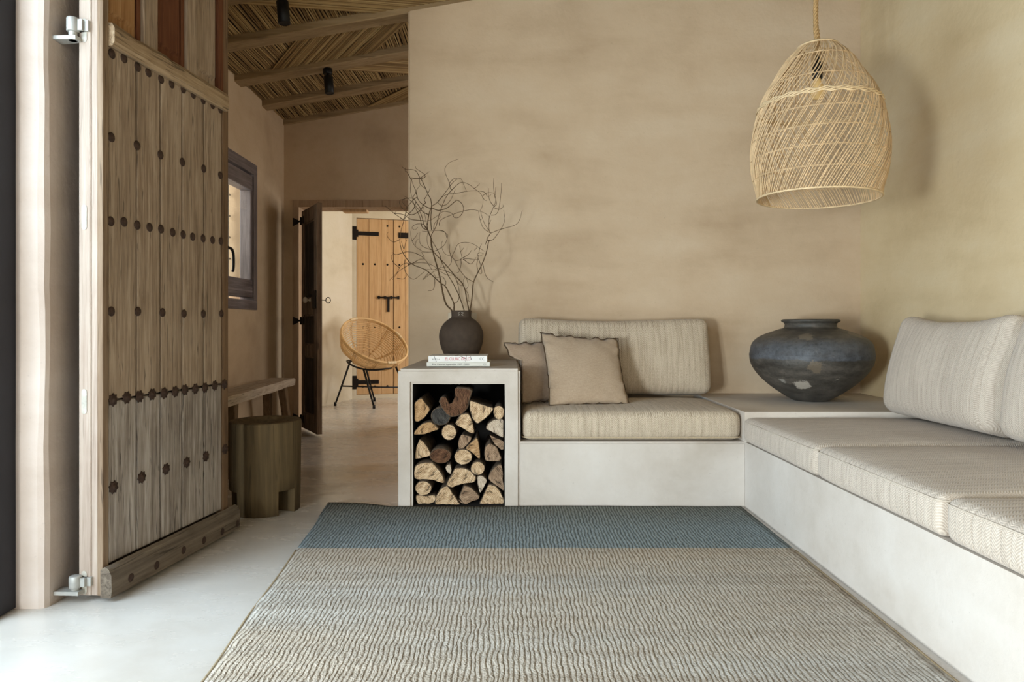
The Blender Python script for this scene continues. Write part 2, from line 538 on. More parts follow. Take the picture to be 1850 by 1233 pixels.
def sweep(bm, pts, rad, sides=6, closed=False, mi=0, caps=True):
    pts = [Vector(p) for p in pts]
    n = len(pts)
    if not isinstance(rad, (list, tuple)):
        rad = [rad] * n
    rings = []
    prev = None
    for i in range(n):
        if closed:
            t = pts[(i + 1) % n] - pts[i - 1]
        else:
            t = pts[min(i + 1, n - 1)] - pts[max(i - 1, 0)]
        if t.length < 1e-9:
            t = Vector((0, 0, 1))
        t.normalize()
        if prev is None:
            up = Vector((0, 0, 1)) if abs(t.z) < 0.9 else Vector((1, 0, 0))
            a = t.cross(up).normalized()
        else:
            a = prev - t * prev.dot(t)
            a = a.normalized() if a.length > 1e-6 else t.orthogonal().normalized()
        prev = a
        b = t.cross(a)
        rings.append([bm.verts.new(pts[i] + (a * math.cos(2 * math.pi * k / sides) + b * math.sin(2 * math.pi * k / sides)) * rad[i]) for k in range(sides)])
    for i in range(n if closed else n - 1):
        r0, r1 = rings[i], rings[(i + 1) % n]
        for k in range(sides):
            f = bm.faces.new((r0[k], r0[(k + 1) % sides], r1[(k + 1) % sides], r1[k]))
            f.material_index = mi
            f.smooth = True
    if caps and not closed:
        bm.faces.new(rings[0][::-1]).material_index = mi
        bm.faces.new(rings[-1]).material_index = mi


def lathe(bm, prof, seg=48, center=(0, 0, 0), mi=0, smooth=True, jit=0.0, cap0=True, cap1=False):
    cx, cy, cz = center
    rings = []
    for r, z in prof:
        ring = []
        for k in range(seg):
            a = 2 * math.pi * k / seg
            rr = r
            if jit:
                rr *= 1 + jit * mnoise.noise((math.cos(a) * 1.5, math.sin(a) * 1.5, z * 4))
            ring.append(bm.verts.new((cx + rr * math.cos(a), cy + rr * math.sin(a), cz + z)))
        rings.append(ring)
    for i in range(len(rings) - 1):
        for k in range(seg):
            f = bm.faces.new((rings[i][k], rings[i][(k + 1) % seg], rings[i + 1][(k + 1) % seg], rings[i + 1][k]))
            f.smooth = smooth
            f.material_index = mi
    if cap0:
        bm.faces.new(rings[0][::-1]).material_index = mi
    if cap1:
        bm.faces.new(rings[-1]).material_index = mi


def B():
    return bmesh.new()


def obj(name, bm, mats, parent=None, loc=None, smooth=False, sub=0):
    me = bpy.data.meshes.new(name)
    bmesh.ops.recalc_face_normals(bm, faces=bm.faces[:])
    if smooth:
        for f in bm.faces:
            f.smooth = True
    bm.to_mesh(me)
    bm.free()
    if not isinstance(mats, (list, tuple)):
        mats = [mats]
    for m in mats:
        me.materials.append(M[m])
    o = bpy.data.objects.new(name, me)
    COL.objects.link(o)
    if parent:
        o.parent = parent
    if loc:
        o.location = loc
    if sub:
        md = o.modifiers.new('subdivision', 'SUBSURF')
        md.levels = md.render_levels = sub
    return o


def shift(bm, v):
    bmesh.ops.translate(bm, vec=Vector(v), verts=bm.verts[:])


def tag(o, label, cat, group=None, kind=None):
    o['label'] = label
    o['category'] = cat
    if group:
        o['group'] = group
    if kind:
        o['kind'] = kind
    return o


def thing(name, label, cat, loc=(0, 0, 0), rotz=0.0, group=None, kind=None):
    o = bpy.data.objects.new(name, None)
    o.empty_display_size = 0.1
    COL.objects.link(o)
    o.location = loc
    o.rotation_euler = (0, 0, rotz)
    return tag(o, label, cat, group, kind)


def struct(name, bm, mats, label, cat, parent=None):
    o = obj(name, bm, mats, parent)
    return tag(o, label, cat, None, 'structure')


def linked(name, src, parent, loc, scale=None, rot=None):
    o = bpy.data.objects.new(name, src.data)
    COL.objects.link(o)
    o.parent = parent
    o.location = loc
    if scale:
        o.scale = scale
    if rot:
        o.rotation_euler = rot
    return o


def rz(x):
    """underside of the sloping roof"""
    return 2.79 + 0.175 * (x + 2.03)


# ------------------------------------------------------------------ the shell
XL, XR = -2.03, 2.28      # left wall of the hall, right wall
DB, DW = 4.43, 6.15       # face of the partition wall, face of the far hall wall
PX = -1.51                # inner face of the entrance pier
YN = -2.2                 # rear wall

bm = B()
box(bm, -2.4, 2.5, YN - 0.2, 10.6, -0.15, 0.0)
struct('floor', bm, 'floor', 'smooth pale grey microcement floor running through to the far room', 'floor')


def wall_x(bm, x0, x1, y0, y1, z0=0.0, extra=0.02):
    """wall piece reaching up to the sloping roof"""
    hexa(bm, ((x0, y0, z0), (x1, y0, z0), (x1, y1, z0), (x0, y1, z0)),
         ((x0, y0, rz(x0) + extra), (x1, y0, rz(x1) + extra), (x1, y1, rz(x1) + extra), (x0, y1, rz(x0) + extra)))


# left wall of the hall with its window opening
WY0, WY1, WZ0, WZ1 = 4.60, 5.465, 1.05, 2.205
bm = B()
wall_x(bm, XL - 0.35, XL, 3.0, WY0)
wall_x(bm, XL - 0.35, XL, WY1, DW + 0.2)
box(bm, XL - 0.35, XL, WY0, WY1, 0, WZ0)
wall_x(bm, XL - 0.35, XL, WY0, WY1, WZ1)
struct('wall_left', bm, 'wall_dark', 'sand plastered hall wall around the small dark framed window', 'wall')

# entrance pier: thick wall stub the studded door hangs on, with worn rounded arris
bm = B()
nz = 34
prof = []
for k in range(nz + 1):
    z = 3.0 * k / nz
    j = 0.008 * mnoise.noise((0, 3, z * 3)) + 0.004 * mnoise.noise((5, 3, z * 11))
    c = 0.022 + 0.008 * mnoise.noise((2, 0, z * 2))
    ring = [(XL - 0.3, 2.22 - j * .3), (-1.68, 2.22 + j * .2), (-1.56, 2.22 + j * .3), (PX - c + j, 2.22), (PX - c * .3 + j, 2.22 + c * .3), (PX + j, 2.22 + c),
            (PX + j * .4, 2.40), (PX, 2.62), (PX, 3.02), (XL - 0.3, 3.02)]
    prof.append([bm.verts.new((x, y, z)) for x, y in ring])
for a, b in zip(prof[:-1], prof[1:]):
    for k in range(len(a)):
        f = bm.faces.new((a[k], a[(k + 1) % len(a)], b[(k + 1) % len(a)], b[k]))
bm.faces.new(prof[0][::-1])
bm.faces.new(prof[-1])
struct('wall_pier', bm, 'pier', 'pale plastered wall end with a worn corner that carries the door hinges', 'wall')

# left wall by the terrace opening (toward the camera and above it)
bm = B()
wall_x(bm, -1.95, PX, YN - 0.2, -1.70)
wall_x(bm, -1.95, PX, -1.70, 2.22, 2.50)
struct('wall_entrance', bm, 'pier', 'pale plastered wall over the terrace opening on the left', 'wall')

# partition wall behind the sofa bench
bm = B()
hexa(bm, ((-0.657, DB, 0), (XR + .02, DB, 0), (XR + .02, DB + .17, 0), (-0.657, DB + .17, 0)),
     ((-0.657, DB, rz(-0.657) - .064), (XR + .02, DB, rz(XR) - .064), (XR + .02, DB + .17, rz(XR) - .064), (-0.657, DB + .17, rz(-0.657) - .064)))
bmesh.ops.bevel(bm, geom=[e for e in bm.edges if abs(e.verts[0].co.z - e.verts[1].co.z) > 1], offset=0.012, segments=3, affect='EDGES')
struct('wall_back', bm, 'wall', 'broad sand coloured plaster wall behind the bench', 'wall')

bm = B()
wall_x(bm, XR, XR + 0.2, YN - 0.2, DB + 0.1)
struct('wall_right', bm, 'wall_right', 'honey toned plaster wall on the right behind the long bench', 'wall')

# rear wall with a wide window opening, added for fill light
bm = B()
wall_x(bm, -1.95, -1.75, YN - 0.2, YN)
wall_x(bm, 0.35, XR + 0.2, YN - 0.2, YN)
box(bm, -1.75, 0.35, YN - 0.2, YN, 0, 0.3)
wall_x(bm, -1.75, 0.35, YN - 0.2, YN, 2.4)
struct('wall_rear', bm, 'wall', 'sand plaster wall behind the viewer with a window opening added for fill light', 'wall')
wb = thing('added_fill_window', 'added wide window for fill light, in the wall behind the viewer', 'window', (-0.7, YN - 0.1, 0.3), 0, None, 'structure')
bm = B()
for x in (-1.05, -0.03, 0.99):
    box(bm, x, x + 0.06, -0.03, 0.03, 0, 2.1)
for z in (0, 2.04):
    box(bm, -1.05, 1.05, -0.028, 0.028, z, z + 0.06)
obj('added_fill_window_frame', bm, 'dark_frame', wb)
bm = B()
box(bm, -1.0, 1.0, -0.004, 0.004, 0.05, 2.05)
obj('pane', bm, 'glass', wb)

# far wall of the hall with the doorway
DX0, DX1, DZ = -1.895, -0.88, 1.995
bm = B()
wall_x(bm, XL - 0.1, DX0 - 0.055, DW, DW + 0.22)
wall_x(bm, DX1 + 0.055, XR + 0.2, DW, DW + 0.22)
wall_x(bm, DX0 - 0.055, DX1 + 0.055, DW, DW + 0.22, DZ + 0.06)
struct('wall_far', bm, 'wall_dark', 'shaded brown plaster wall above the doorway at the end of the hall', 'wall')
fr = thing('trim_1', 'brown wooden frame lining the doorway to the far room', 'door frame', (0, DW, 0), 0, None, 'structure')
bm = B()
box(bm, DX0 - 0.055, DX0, -0.008, 0.23, 0, DZ)
obj('jamb', bm, 'jamb', fr)
bm = B()
box(bm, DX1, DX1 + 0.055, -0.008, 0.23, 0, DZ)
obj('jamb', bm, 'jamb', fr)
bm = B()
box(bm, DX0 - 0.055, DX1 + 0.055, -0.008, 0.23, DZ, DZ + 0.06)
obj('lintel', bm, 'jamb', fr)
bm = B()
box(bm, -1.53, -1.31, 0.12, 0.22, DZ - 0.022, DZ)
obj('stop_block', bm, 'pine', fr)

# the hall behind the partition, closed except for an opening added with the fill lamp
bm = B()
wall_x(bm, XR, XR + 0.2, DB + 0.1, 4.75)
wall_x(bm, XR, XR + 0.2, 5.95, DW + 0.2)
box(bm, XR, XR + 0.2, 4.75, 5.95, 0, 0.75)
wall_x(bm, XR, XR + 0.2, 4.75, 5.95, 2.25)
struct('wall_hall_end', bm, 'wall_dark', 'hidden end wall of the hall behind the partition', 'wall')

# far room: angled left wall, end wall, right wall with an opening, flat ceiling
bm = B()
hexa(bm, ((-2.55, 6.37, 0), (-2.46, 6.37, 0), (-1.985, 8.62, 0), (-2.2, 8.75, 0)), ((-2.55, 6.37, 2.9), (-2.46, 6.37, 2.9), (-1.985, 8.62, 2.9), (-2.2, 8.75, 2.9)))
hexa(bm, ((-2.46, 6.37, 0), (-2.0, 6.37, 0), (-2.0, 6.40, 0), (-2.46, 6.40, 0)), ((-2.46, 6.37, 2.9), (-2.0, 6.37, 2.9), (-2.0, 6.40, 2.9), (-2.46, 6.40, 2.9)))
struct('wall_far_room_left', bm, 'far', 'cream plaster wall seen through the doorway', 'wall')
EA, EB = Vector((-2.0, 8.66)), Vector((0.9, 9.58))
ed = (EB - EA).normalized()
en = Vector((ed.y, -ed.x))
bm = B()
back = -en * 0.2


def e3(u, dpt, z):
    p = EA + ed * u + en * dpt
    return (p.x, p.y, z)


DU0, DU1, DT = 0.06, 1.00, 2.305
L = (EB - EA).length
for u0, u1, z0, z1 in ((-0.2, DU0, 0, 2.9), (DU1, L, 0, 2.9), (DU0, DU1, DT, 2.9)):
    hexa(bm, (e3(u0, 0, z0), e3(u1, 0, z0), e3(u1, -0.2, z0), e3(u0, -0.2, z0)), (e3(u0, 0, z1), e3(u1, 0, z1), e3(u1, -0.2, z1), e3(u0, -0.2, z1)))
hexa(bm, (e3(DU0, 0.0, 0), e3(DU1, 0.0, 0), e3(DU1, -0.2, 0), e3(DU0, -0.2, 0)), (e3(DU0, 0.0, 0.045), e3(DU1, 0.0, 0.045), e3(DU1, -0.2, 0.045), e3(DU0, -0.2, 0.045)))
struct('wall_far_room_end', bm, 'far', 'cream plaster wall around the honey pine door', 'wall')
bm = B()
box(bm, 0.85, 1.05, 6.37, 6.8, 0, 2.9)
box(bm, 0.85, 1.05, 8.4, 9.7, 0, 2.9)
box(bm, 0.85, 1.05, 6.8, 8.4, 0, 0.6)
box(bm, 0.85, 1.05, 6.8, 8.4, 2.4, 2.9)
struct('wall_far_room_right', bm, 'far', 'hidden cream wall of the far room with its window opening', 'wall')
bm = B()
box(bm, -2.6, 1.05, 6.35, 9.9, 2.9, 3.0)
struct('ceiling_far_room', bm, 'far', 'plain cream ceiling of the far room', 'ceiling')

# roof boards and the cane matting
bm = B()
x0, x1 = -2.45, 2.55
hexa(bm, ((x0, YN - .2, rz(x0)), (x1, YN - .2, rz(x1)), (x1, DW + .22, rz(x1)), (x0, DW + .22, rz(x0))),
     ((x0, YN - .2, rz(x0) + .1), (x1, YN - .2, rz(x1) + .1), (x1, DW + .22, rz(x1) + .1), (x0, DW + .22, rz(x0) + .1)))
ceil = struct('ceiling', bm, 'slab', 'sloping roof lined with brown cane between wooden beams', 'ceiling')
bm = B()
rnd = random.Random(3)


def reed(x_a, y_a, x_b, y_b, drop, r):
    pts = []
    for s in (0, 0.35, 0.7, 1):
        x = x_a + (x_b - x_a) * s + rnd.uniform(-.0045, .0045)
        y = y_a + (y_b - y_a) * s
        pts.append((x, y, rz(x) - drop - rnd.uniform(0, .004)))
    sweep(bm, pts, r, 5, caps=False)


panels = [(3.30, 3.90), (3.90, 4.46), (4.56, 5.06), (5.15, 5.62), (5.71, 6.15)]
diag = [None, (-1.9, -0.7, 1.05, -1), (-1.77, -1.02, 0.42, 1), (-1.45, -0.55, 0.75, -1), (-1.30, -0.6, 0.6, 1)]
for (ya, yb), dg in zip(panels, diag):
    x = XL + 0.004
    while x < -0.30:
        sk = 0.05 * mnoise.noise((x * 1.2, ya, 0))
        reed(x, ya - .02, x + sk, yb + .02, 0.009, rnd.uniform(0.0042, 0.0062))
        x += rnd.uniform(0.0105, 0.0155)
    if dg:
        xs, xe, sh, sgn = dg
        x = xs
        while x < xe:
            xb = x + sh + 0.03 * mnoise.noise((x * 2, ya, 5))
            if sgn > 0:
                reed(x, yb + .01, xb, ya - .01, 0.021, rnd.uniform(0.0045, 0.0065))
            else:
                reed(x, ya - .01, xb, yb + .01, 0.021, rnd.uniform(0.0045, 0.0065))
            x += rnd.uniform(0.012, 0.019)
mat_o = obj('cane_matting', bm, 'reed', ceil)
mat_o['kind'] = 'stuff'


def beam(y, x_end, label, h=0.062, w=0.128):
    bm = B()
    n = 14
    rings = []
    for k in range(n + 1):
        x = XL - 0.05 + (x_end - XL + 0.05) * k / n
        j = 0.006 * mnoise.noise((x * 1.3, y * 3, 1))
        j2 = 0.006 * mnoise.noise((x * 1.1, y * 3, 9))
        z = rz(x)
        c = 0.006
        rings.append([bm.verts.new(p) for p in ((x, y + j, z - .0), (x, y + j, z - h + c + j2), (x, y + c + j, z - h + j2), (x, y + w - c + j2, z - h + j2), (x, y + w + j2, z - h + c + j2), (x, y + w + j2, z))])
    for a, b in zip(rings[:-1], rings[1:]):
        for k in range(6):
            bm.faces.new((a[k], a[(k + 1) % 6], b[(k + 1) % 6], b[k]))
    bm.faces.new(rings[0][::-1])
    bm.faces.new(rings[-1])
    o = obj('ceiling_beam', bm, 'beam')
    return tag(o, label, 'beam', 'roof beams')


beam(3.87, XR + .05, 'wooden roof beam just out of sight that holds the nearer black spotlight')
beam(4.448, XR + .05, 'longest visible wooden roof beam, resting on top of the broad back wall')
beam(5.04, XR + .05, 'wooden roof beam that carries the small black spotlight above the hall')
beam(5.60, XR + .05, 'wooden roof beam second from the far wall of the hall')
beam(6.135, XR + .05, 'dark slim roof beam lying along the top of the far wall', 0.062, 0.03)

# terrace door frame (left edge) with glass, and the terrace outside
dk = thing('door_1', 'dark anthracite frame of the glazed terrace door at the left edge', 'door', (-1.64, 0, 0), 0, None, 'structure')
bm = B()
for y in (2.13, 0.9, -0.4, -1.70):
    box(bm, -0.035, 0.035, y, y + 0.09, 0.005, 2.5)
for z in (0.005, 2.42):
    box(bm, -0.034, 0.034, -1.7, 2.22, z, z + 0.08 if z > 1 else 0.03)
obj('door_frame', bm, 'dark_frame', dk)
bm = B()
box(bm, -0.004, 0.004, -1.62, 2.14, 0.03, 2.43)
obj('pane', bm, 'glass', dk)
bm = B()
box(bm, -7, -1.70, -4, 2.7, -0.2, -0.03)
struct('floor_terrace', bm, 'outside', 'pale terrace outside the glazed door', 'terrace')
bm = B()
box(bm, -4.2, -4.0, 2.9, 9, -0.2, 2.6)
struct('wall_yard', bm, 'outside', 'pale yellow yard wall seen through the small window', 'wall')

# hall window
w1 = thing('window_1', 'small dark stained window in the hall wall', 'window', (XL, WY0, WZ0), 0, None, 'structure')
wy, wz = WY1 - WY0, WZ1 - WZ0
bm = B()
box(bm, -0.10, 0.014, 0, wy, 0, 0.075)
box(bm, -0.10, 0.014, 0, wy, wz - 0.085, wz)
bevel(bm, 0.004)
obj('frame_rail', bm, 'window_wood', w1)
bm = B()
box(bm, -0.10, 0.014, 0, 0.07, 0.075, wz - 0.085)
box(bm, -0.10, 0.014, wy - 0.07, wy, 0.075, wz - 0.085)
bevel(bm, 0.004)
obj('frame_stile', bm, 'window_wood_v', w1)
sash = obj('sash', (lambda b: (box(b, -0.085, 0.004, 0.074, wy - 0.074, 0.098, 0.235), box(b, -0.085, 0.004, 0.074, wy - 0.074, wz - 0.215, wz - 0.10), bevel(b, 0.005), b)[-1])(B()), 'window_wood', w1)
bm = B()
box(bm, -0.083, 0.002, 0.074, 0.15, 0.235, wz - 0.215)
box(bm, -0.083, 0.002, wy - 0.112, wy - 0.074, 0.235, wz - 0.215)
bevel(bm, 0.005)
obj('sash_stile', bm, 'window_wood_v', w1)
bm = B()
box(bm, -0.016, -0.012, 0.145, wy - 0.108, 0.23, wz - 0.21)
obj('pane', bm, 'glass', w1)
bm = B()
sweep(bm, [(0.0, 0.12, 0.42), (0.05, 0.12, 0.42)], 0.011, 8)
box(bm, 0.0, 0.008, 0.105, 0.135, 0.36, 0.48)
sweep(bm, catmull([(0.05, 0.115, 0.42), (0.054, 0.18, 0.425), (0.056, 0.25, 0.42), (0.056, 0.282, 0.39), (0.056, 0.288, 0.34), (0.057, 0.282, 0.29), (0.058, 0.268, 0.262)], 5), 0.0105, 8)
obj('handle', bm, 'black', w1)
bm = B()
for y in (0.20, 0.50, 0.80):
    sweep(bm, [(-0.20, y, 0), (-0.20, y, wz)], 0.011, 8)
    for k in range(6):
        z = 0.24 + 0.17 * k
        sweep(bm, [(-0.20, y - .05, z), (-0.20, y + .05, z)], 0.008, 6)
obj('grille', bm, 'zinc', w1)

# ------------------------------------------------------------------ built-in plaster bench
YB, YF, XB = 3.462, 3.464, 1.196     # front of firewood box, front of bench, face of right bench


def soft(bm, w=0.014, seg=3):
    bmesh.ops.bevel(bm, geom=[e for e in bm.edges if e.is_manifold and e.calc_face_angle(0) > 0.5], offset=w, segments=seg, affect='EDGES', clamp_overlap=True)


def rough_up(bm, amp=0.004, sc=5.0):
    for v in bm.verts:
        n = mnoise.noise_vector(v.co * sc)
        if v.co.z > 0.01:
            v.co += n * amp


# firewood box: built as one skin (outer box with a niche pushed in)
bx0, bx1, bz1 = -0.565, 0.056, 0.7045
nx0, nx1, nz0, nz1, nyb = -0.490, -0.0224, 0.005, 0.627, 4.2
bm = B()
o_ = [(bx0, 0), (bx1, 0), (bx1, bz1), (bx0, bz1)]
i_ = [(nx0, nz0), (nx1, nz0), (nx1, nz1), (nx0, nz1)]
fo = [bm.verts.new((x, YB, z)) for x, z in o_]
fi = [bm.verts.new((x, YB, z)) for x, z in i_]
bi = [bm.verts.new((x, nyb, z)) for x, z in i_]
bo = [bm.verts.new((x, DB - .002, z)) for x, z in o_]
for k in range(4):
    q = (k + 1) % 4
    bm.faces.new((fo[k], fo[q], fi[q], fi[k]))
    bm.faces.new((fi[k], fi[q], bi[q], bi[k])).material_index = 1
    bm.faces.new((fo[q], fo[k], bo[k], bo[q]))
bm.faces.new(bi).material_index = 1  # inner faces take the painted shade colour
bm.faces.new(bo[::-1])
bmesh.ops.recalc_face_normals(bm, faces=bm.faces[:])
es = [e for e in bm.edges if e.verts[0] in fo and e.verts[1] in fo and max(v.co.z for v in e.verts) > .1]
es += [e for e in bm.edges if any(v in fo for v in e.verts) and any(v in bo for v in e.verts) and e.verts[0].co.z > .1]
es += [e for e in bm.edges if e.verts[0] in fi and e.verts[1] in fi and max(v.co.z for v in e.verts) > .1]
bmesh.ops.bevel(bm, geom=es, offset=0.012, segments=4, affect='EDGES')
bmesh.ops.subdivide_edges(bm, edges=[e for e in bm.edges if e.calc_length() > .2], cuts=4, use_grid_fill=True)
rough_up(bm, 0.0035, 4)
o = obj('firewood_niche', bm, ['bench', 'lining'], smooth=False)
tag(o, 'square plastered box with an open front full of firewood, books on top', 'niche')

bm = B()
box(bm, bx1 + .0005, XB - .001, YF, DB - .002, 0, 0.333)
bmesh.ops.bevel(bm, geom=[e for e in bm.edges if min(v.co.z for v in e.verts) > .3 and max(v.co.y for v in e.verts) < 3.6], offset=0.010, segments=3, affect='EDGES')
o = obj('bench_base', bm, 'bench')
tag(o, 'low plastered bench base between firewood box and corner, under the short cushion', 'bench')

bm = B()
box(bm, XB, XR - .002, YF + .001, DB - .002, 0, 0.485)
soft(bm, 0.012)
o = obj('corner_plinth', bm, 'table')
tag(o, 'plastered corner block between both benches with the big dark jar on top', 'plinth')

bm = B()
box(bm, XB, XR - .002, -0.9, YF, 0, 0.333)
soft(bm, 0.012)
o = obj('bench_base', bm, 'bench')
tag(o, 'long white plastered bench base running along the right wall', 'bench')

# ------------------------------------------------------------------ cushions


def nodes(h, r, n_r, n_f):
    a = [-h + r * (1 - math.cos(math.pi / 2 * k / n_r)) for k in range(n_r + 1)]
    inner = [-h + r + (2 * h - 2 * r) * k / n_f for k in range(1, n_f)]
    return a + inner + [-x for x in a[::-1]]


def cushion_bm(lx, ly, lz, r, puff=(0, 0, 0), nf=(14, 8, 4), amp=0.004, seed=0.0, sag=0.0):
    """rounded padded block centred on the origin, base at z=0"""
    X, Y, Z = nodes(lx / 2, r, 4, nf[0]), nodes(ly / 2, r, 4, nf[1]), nodes(lz / 2, r, 4, nf[2])
    bm = B()
    cache = {}

    def V(i, j, k):
        key = (i, j, k)
        if key in cache:
            return cache[key]
        p = Vector((X[i], Y[j], Z[k]))
        q = Vector((max(-lx / 2 + r, min(lx / 2 - r, p.x)), max(-ly / 2 + r, min(ly / 2 - r, p.y)), max(-lz / 2 + r, min(lz / 2 - r, p.z))))
        d = p - q
        d = d.normalized() * r if d.length > 1e-9 else d
        c = q + d
        u, v, w = 2 * c.x / lx, 2 * c.y / ly, 2 * c.z / lz
        bx, by, bz = max(0, 1 - u * u), max(0, 1 - v * v), max(0, 1 - w * w)
        c.x += puff[0] * by * bz * (1 if u > 0 else -1) * abs(u)
        c.y += puff[1] * bx ** .5 * bz * (1 if v > 0 else -1) * abs(v)
        c.z += puff[2] * bx ** .5 * by * (1 if w > 0 else -1) * abs(w) if w > 0 else 0
        if sag and w > 0:
            c.z -= sag * bx * w
        n = mnoise.noise_vector((c.x * 5 + seed, c.y * 5, c.z * 5))
        c += Vector((n.x, n.y, n.z * (0 if w < -0.6 else 1))) * amp
        cache[key] = bm.verts.new((c.x, c.y, c.z + lz / 2))
        return cache[key]

    def grid(n1, n2, f):
        for a in range(n1 - 1):
            for b in range(n2 - 1):
                fc = bm.faces.new((f(a, b), f(a + 1, b), f(a + 1, b + 1), f(a, b + 1)))
                fc.smooth = True

    nx, ny, nz_ = len(X), len(Y), len(Z)
    for e in (0, nz_ - 1):
        grid(nx, ny, lambda a, b: V(a, b, e))
    for e in (0, ny - 1):
        grid(nx, nz_, lambda a, b: V(a, e, b))
    for e in (0, nx - 1):
        grid(ny, nz_, lambda a, b: V(e, a, b))
    return bm


def loop_seam(lx, ly, z, r, rad):
    """piping loop around the block at height z"""
    pts = []
    for cx, cy, a0 in ((lx / 2 - r, ly / 2 - r, 0), (-lx / 2 + r, ly / 2 - r, 90), (-lx / 2 + r, -ly / 2 + r, 180), (lx / 2 - r, -ly / 2 + r, 270)):
        for k in range(6):
            a = math.radians(a0 + 90 * k / 5)
            pts.append((cx + r * math.cos(a), cy + r * math.sin(a), z))
    bm = B()
    sweep(bm, pts, rad, 6, closed=True)
    return bm


# short seat cushion on the back bench
t = thing('seat_cushion', 'short sand herringbone seat cushion beside the firewood box, two pillows resting on it', 'cushion', (0.628, 3.83, 0.334))
obj('padding', cushion_bm(1.12, 0.70, 0.15, 0.045, (0.004, 0.006, 0.014), (20, 10, 4), 0.004, 1), 'fabric', t)
obj('piping', loop_seam(1.122, 0.702, 0.018, 0.045, 0.0035), 'seam', t)

# its back cushion
t = thing('back_cushion', 'wide sand herringbone back cushion leaning on the back wall behind two pillows', 'cushion', (0.644, 4.19, 0.492))
bm = cushion_bm(1.165, 0.19, 0.475, 0.055, (0.005, 0.045, 0.0), (22, 5, 10), 0.006, 4, 0.022)
bmesh.ops.rotate(bm, cent=(0, 0, 0), matrix=Matrix.Rotation(math.radians(-11), 3, 'X'), verts=bm.verts[:])
zmin = min(v.co.z for v in bm.verts)
shift(bm, (0, 0, -zmin))
obj('padding', bm, 'fabric', t)

# long bench: three seat cushions, two back cushions
for y0, y1, lab in ((2.648, 3.455, 'oat herringbone seat cushion at the far end of the long bench, against the corner block'),
                    (1.872, 2.640, 'oat herringbone seat cushion in the middle of the long bench'),
                    (1.080, 1.864, 'oat herringbone seat cushion cut by the right edge, nearest the viewer')):
    t = thing('seat_cushion', lab, 'cushion', (1.715, (y0 + y1) / 2, 0.334), math.pi / 2, 'long bench seat cushions')
    obj('padding', cushion_bm(y1 - y0, 1.06, 0.122, 0.032, (0.003, 0.006, 0.016), (16, 16, 4), 0.005, y0 * 3), 'fabric_light', t)
    obj('piping', loop_seam(y1 - y0 - .002, 1.062, 0.105, 0.032, 0.0022), 'seam_light', t)
for yc, w, rot, lab in ((3.07, 0.765, 0, 'oat herringbone back cushion leaning on the right wall beside the dark jar'),
                        (2.255, 0.75, 0.03, 'oat herringbone back cushion cut by the right edge of the view')):
    t = thing('back_cushion', lab, 'cushion', (1.955, yc, 0.470), math.pi / 2 + rot, 'long bench back cushions')
    bm = cushion_bm(w, 0.19, 0.50, 0.06, (0.012, 0.05, 0.0), (16, 5, 10), 0.010, yc, 0.040)
    bmesh.ops.rotate(bm, cent=(0, 0, 0), matrix=Matrix.Rotation(math.radians(13), 3, 'X'), verts=bm.verts[:])
    zmin = min(v.co.z for v in bm.verts)
    shift(bm, (0, 0, -zmin))
    obj('padding', bm, 'fabric_light', t)


def pillow(label, corners, thick, mat, clampx=None, seed=0):
    tl, tr, br, bl = [Vector(c) for c in corners]
    base = (tl + tr + br + bl) / 4
    base.z = min(bl.z, br.z)
    nrm = (tr - tl).cross(bl - tl).normalized()
    if nrm.y > 0:
        nrm = -nrm
    N = 26
    t = thing('throw_pillow', label, 'pillow', base)
    bm = B()

    def P(i, j, side):
        s, r = i / N, j / N
        u, v = 2 * s - 1, 2 * r - 1
        pin = 0.035
        su = s + (-u) * pin * (1 - v * v)
        rv = r + (-v) * pin * (1 - u * u)
        p = tl.lerp(tr, su).lerp(bl.lerp(br, su), rv)
        h = thick * (max(0, 1 - abs(u) ** 2.2) * max(0, 1 - abs(v) ** 2.2)) ** 0.62
        h *= 1 + 0.25 * mnoise.noise((u * 1.6 + seed, v * 1.6, side))
        edge = max(abs(u), abs(v))
        rip = 0.012 * mnoise.noise((u * 6 + seed, v * 6, 3)) * edge ** 5
        p = p + nrm * (h * side + rip * 1.4) + Vector((0, 0, rip * 0.9))
        if clampx is not None and p.z < clampx[1]:
            p.x = max(p.x, clampx[0] + 0.004 * (1 + side))
        p.z = max(p.z, 0.4945)
        return p - base

    fr = [[bm.verts.new(P(i, j, 1)) for j in range(N + 1)] for i in range(N + 1)]
    bk = [[fr[i][j] if i in (0, N) or j in (0, N) else bm.verts.new(P(i, j, -1)) for j in range(N + 1)] for i in range(N + 1)]
    for g in (fr, bk):
        for i in range(N):
            for j in range(N):
                f = bm.faces.new((g[i][j], g[i + 1][j], g[i + 1][j + 1], g[i][j + 1]))
                f.smooth = True
    ring = [fr[i][0].co.copy() for i in range(N)] + [fr[N][j].co.copy() for j in range(N)] + [fr[i][N].co.copy() for i in range(N, 0, -1)] + [fr[0][j].co.copy() for j in range(N, 0, -1)]
    obj('cover', bm, mat, t)
    bm = B()
    sweep(bm, ring, 0.0032, 6, closed=True)
    obj('dark_edging', bm, 'piping', t)


pillow('square taupe linen pillow with a dark scalloped edge, standing in front',
       [at(976, 601, 3.90), at(1117, 612, 3.96), at(1138, 733, 3.74), at(992, 737, 3.68)], 0.062, 'linen', None, 2)
pillow('taupe linen pillow slumped behind the front one, its corner over the firewood box',
       [(-0.030, 3.83, 0.828), (0.37, 4.03, 0.85), (0.42, 3.90, 0.492), (0.066, 3.76, 0.492)], 0.05, 'linen2', (0.064, 0.735), 7)

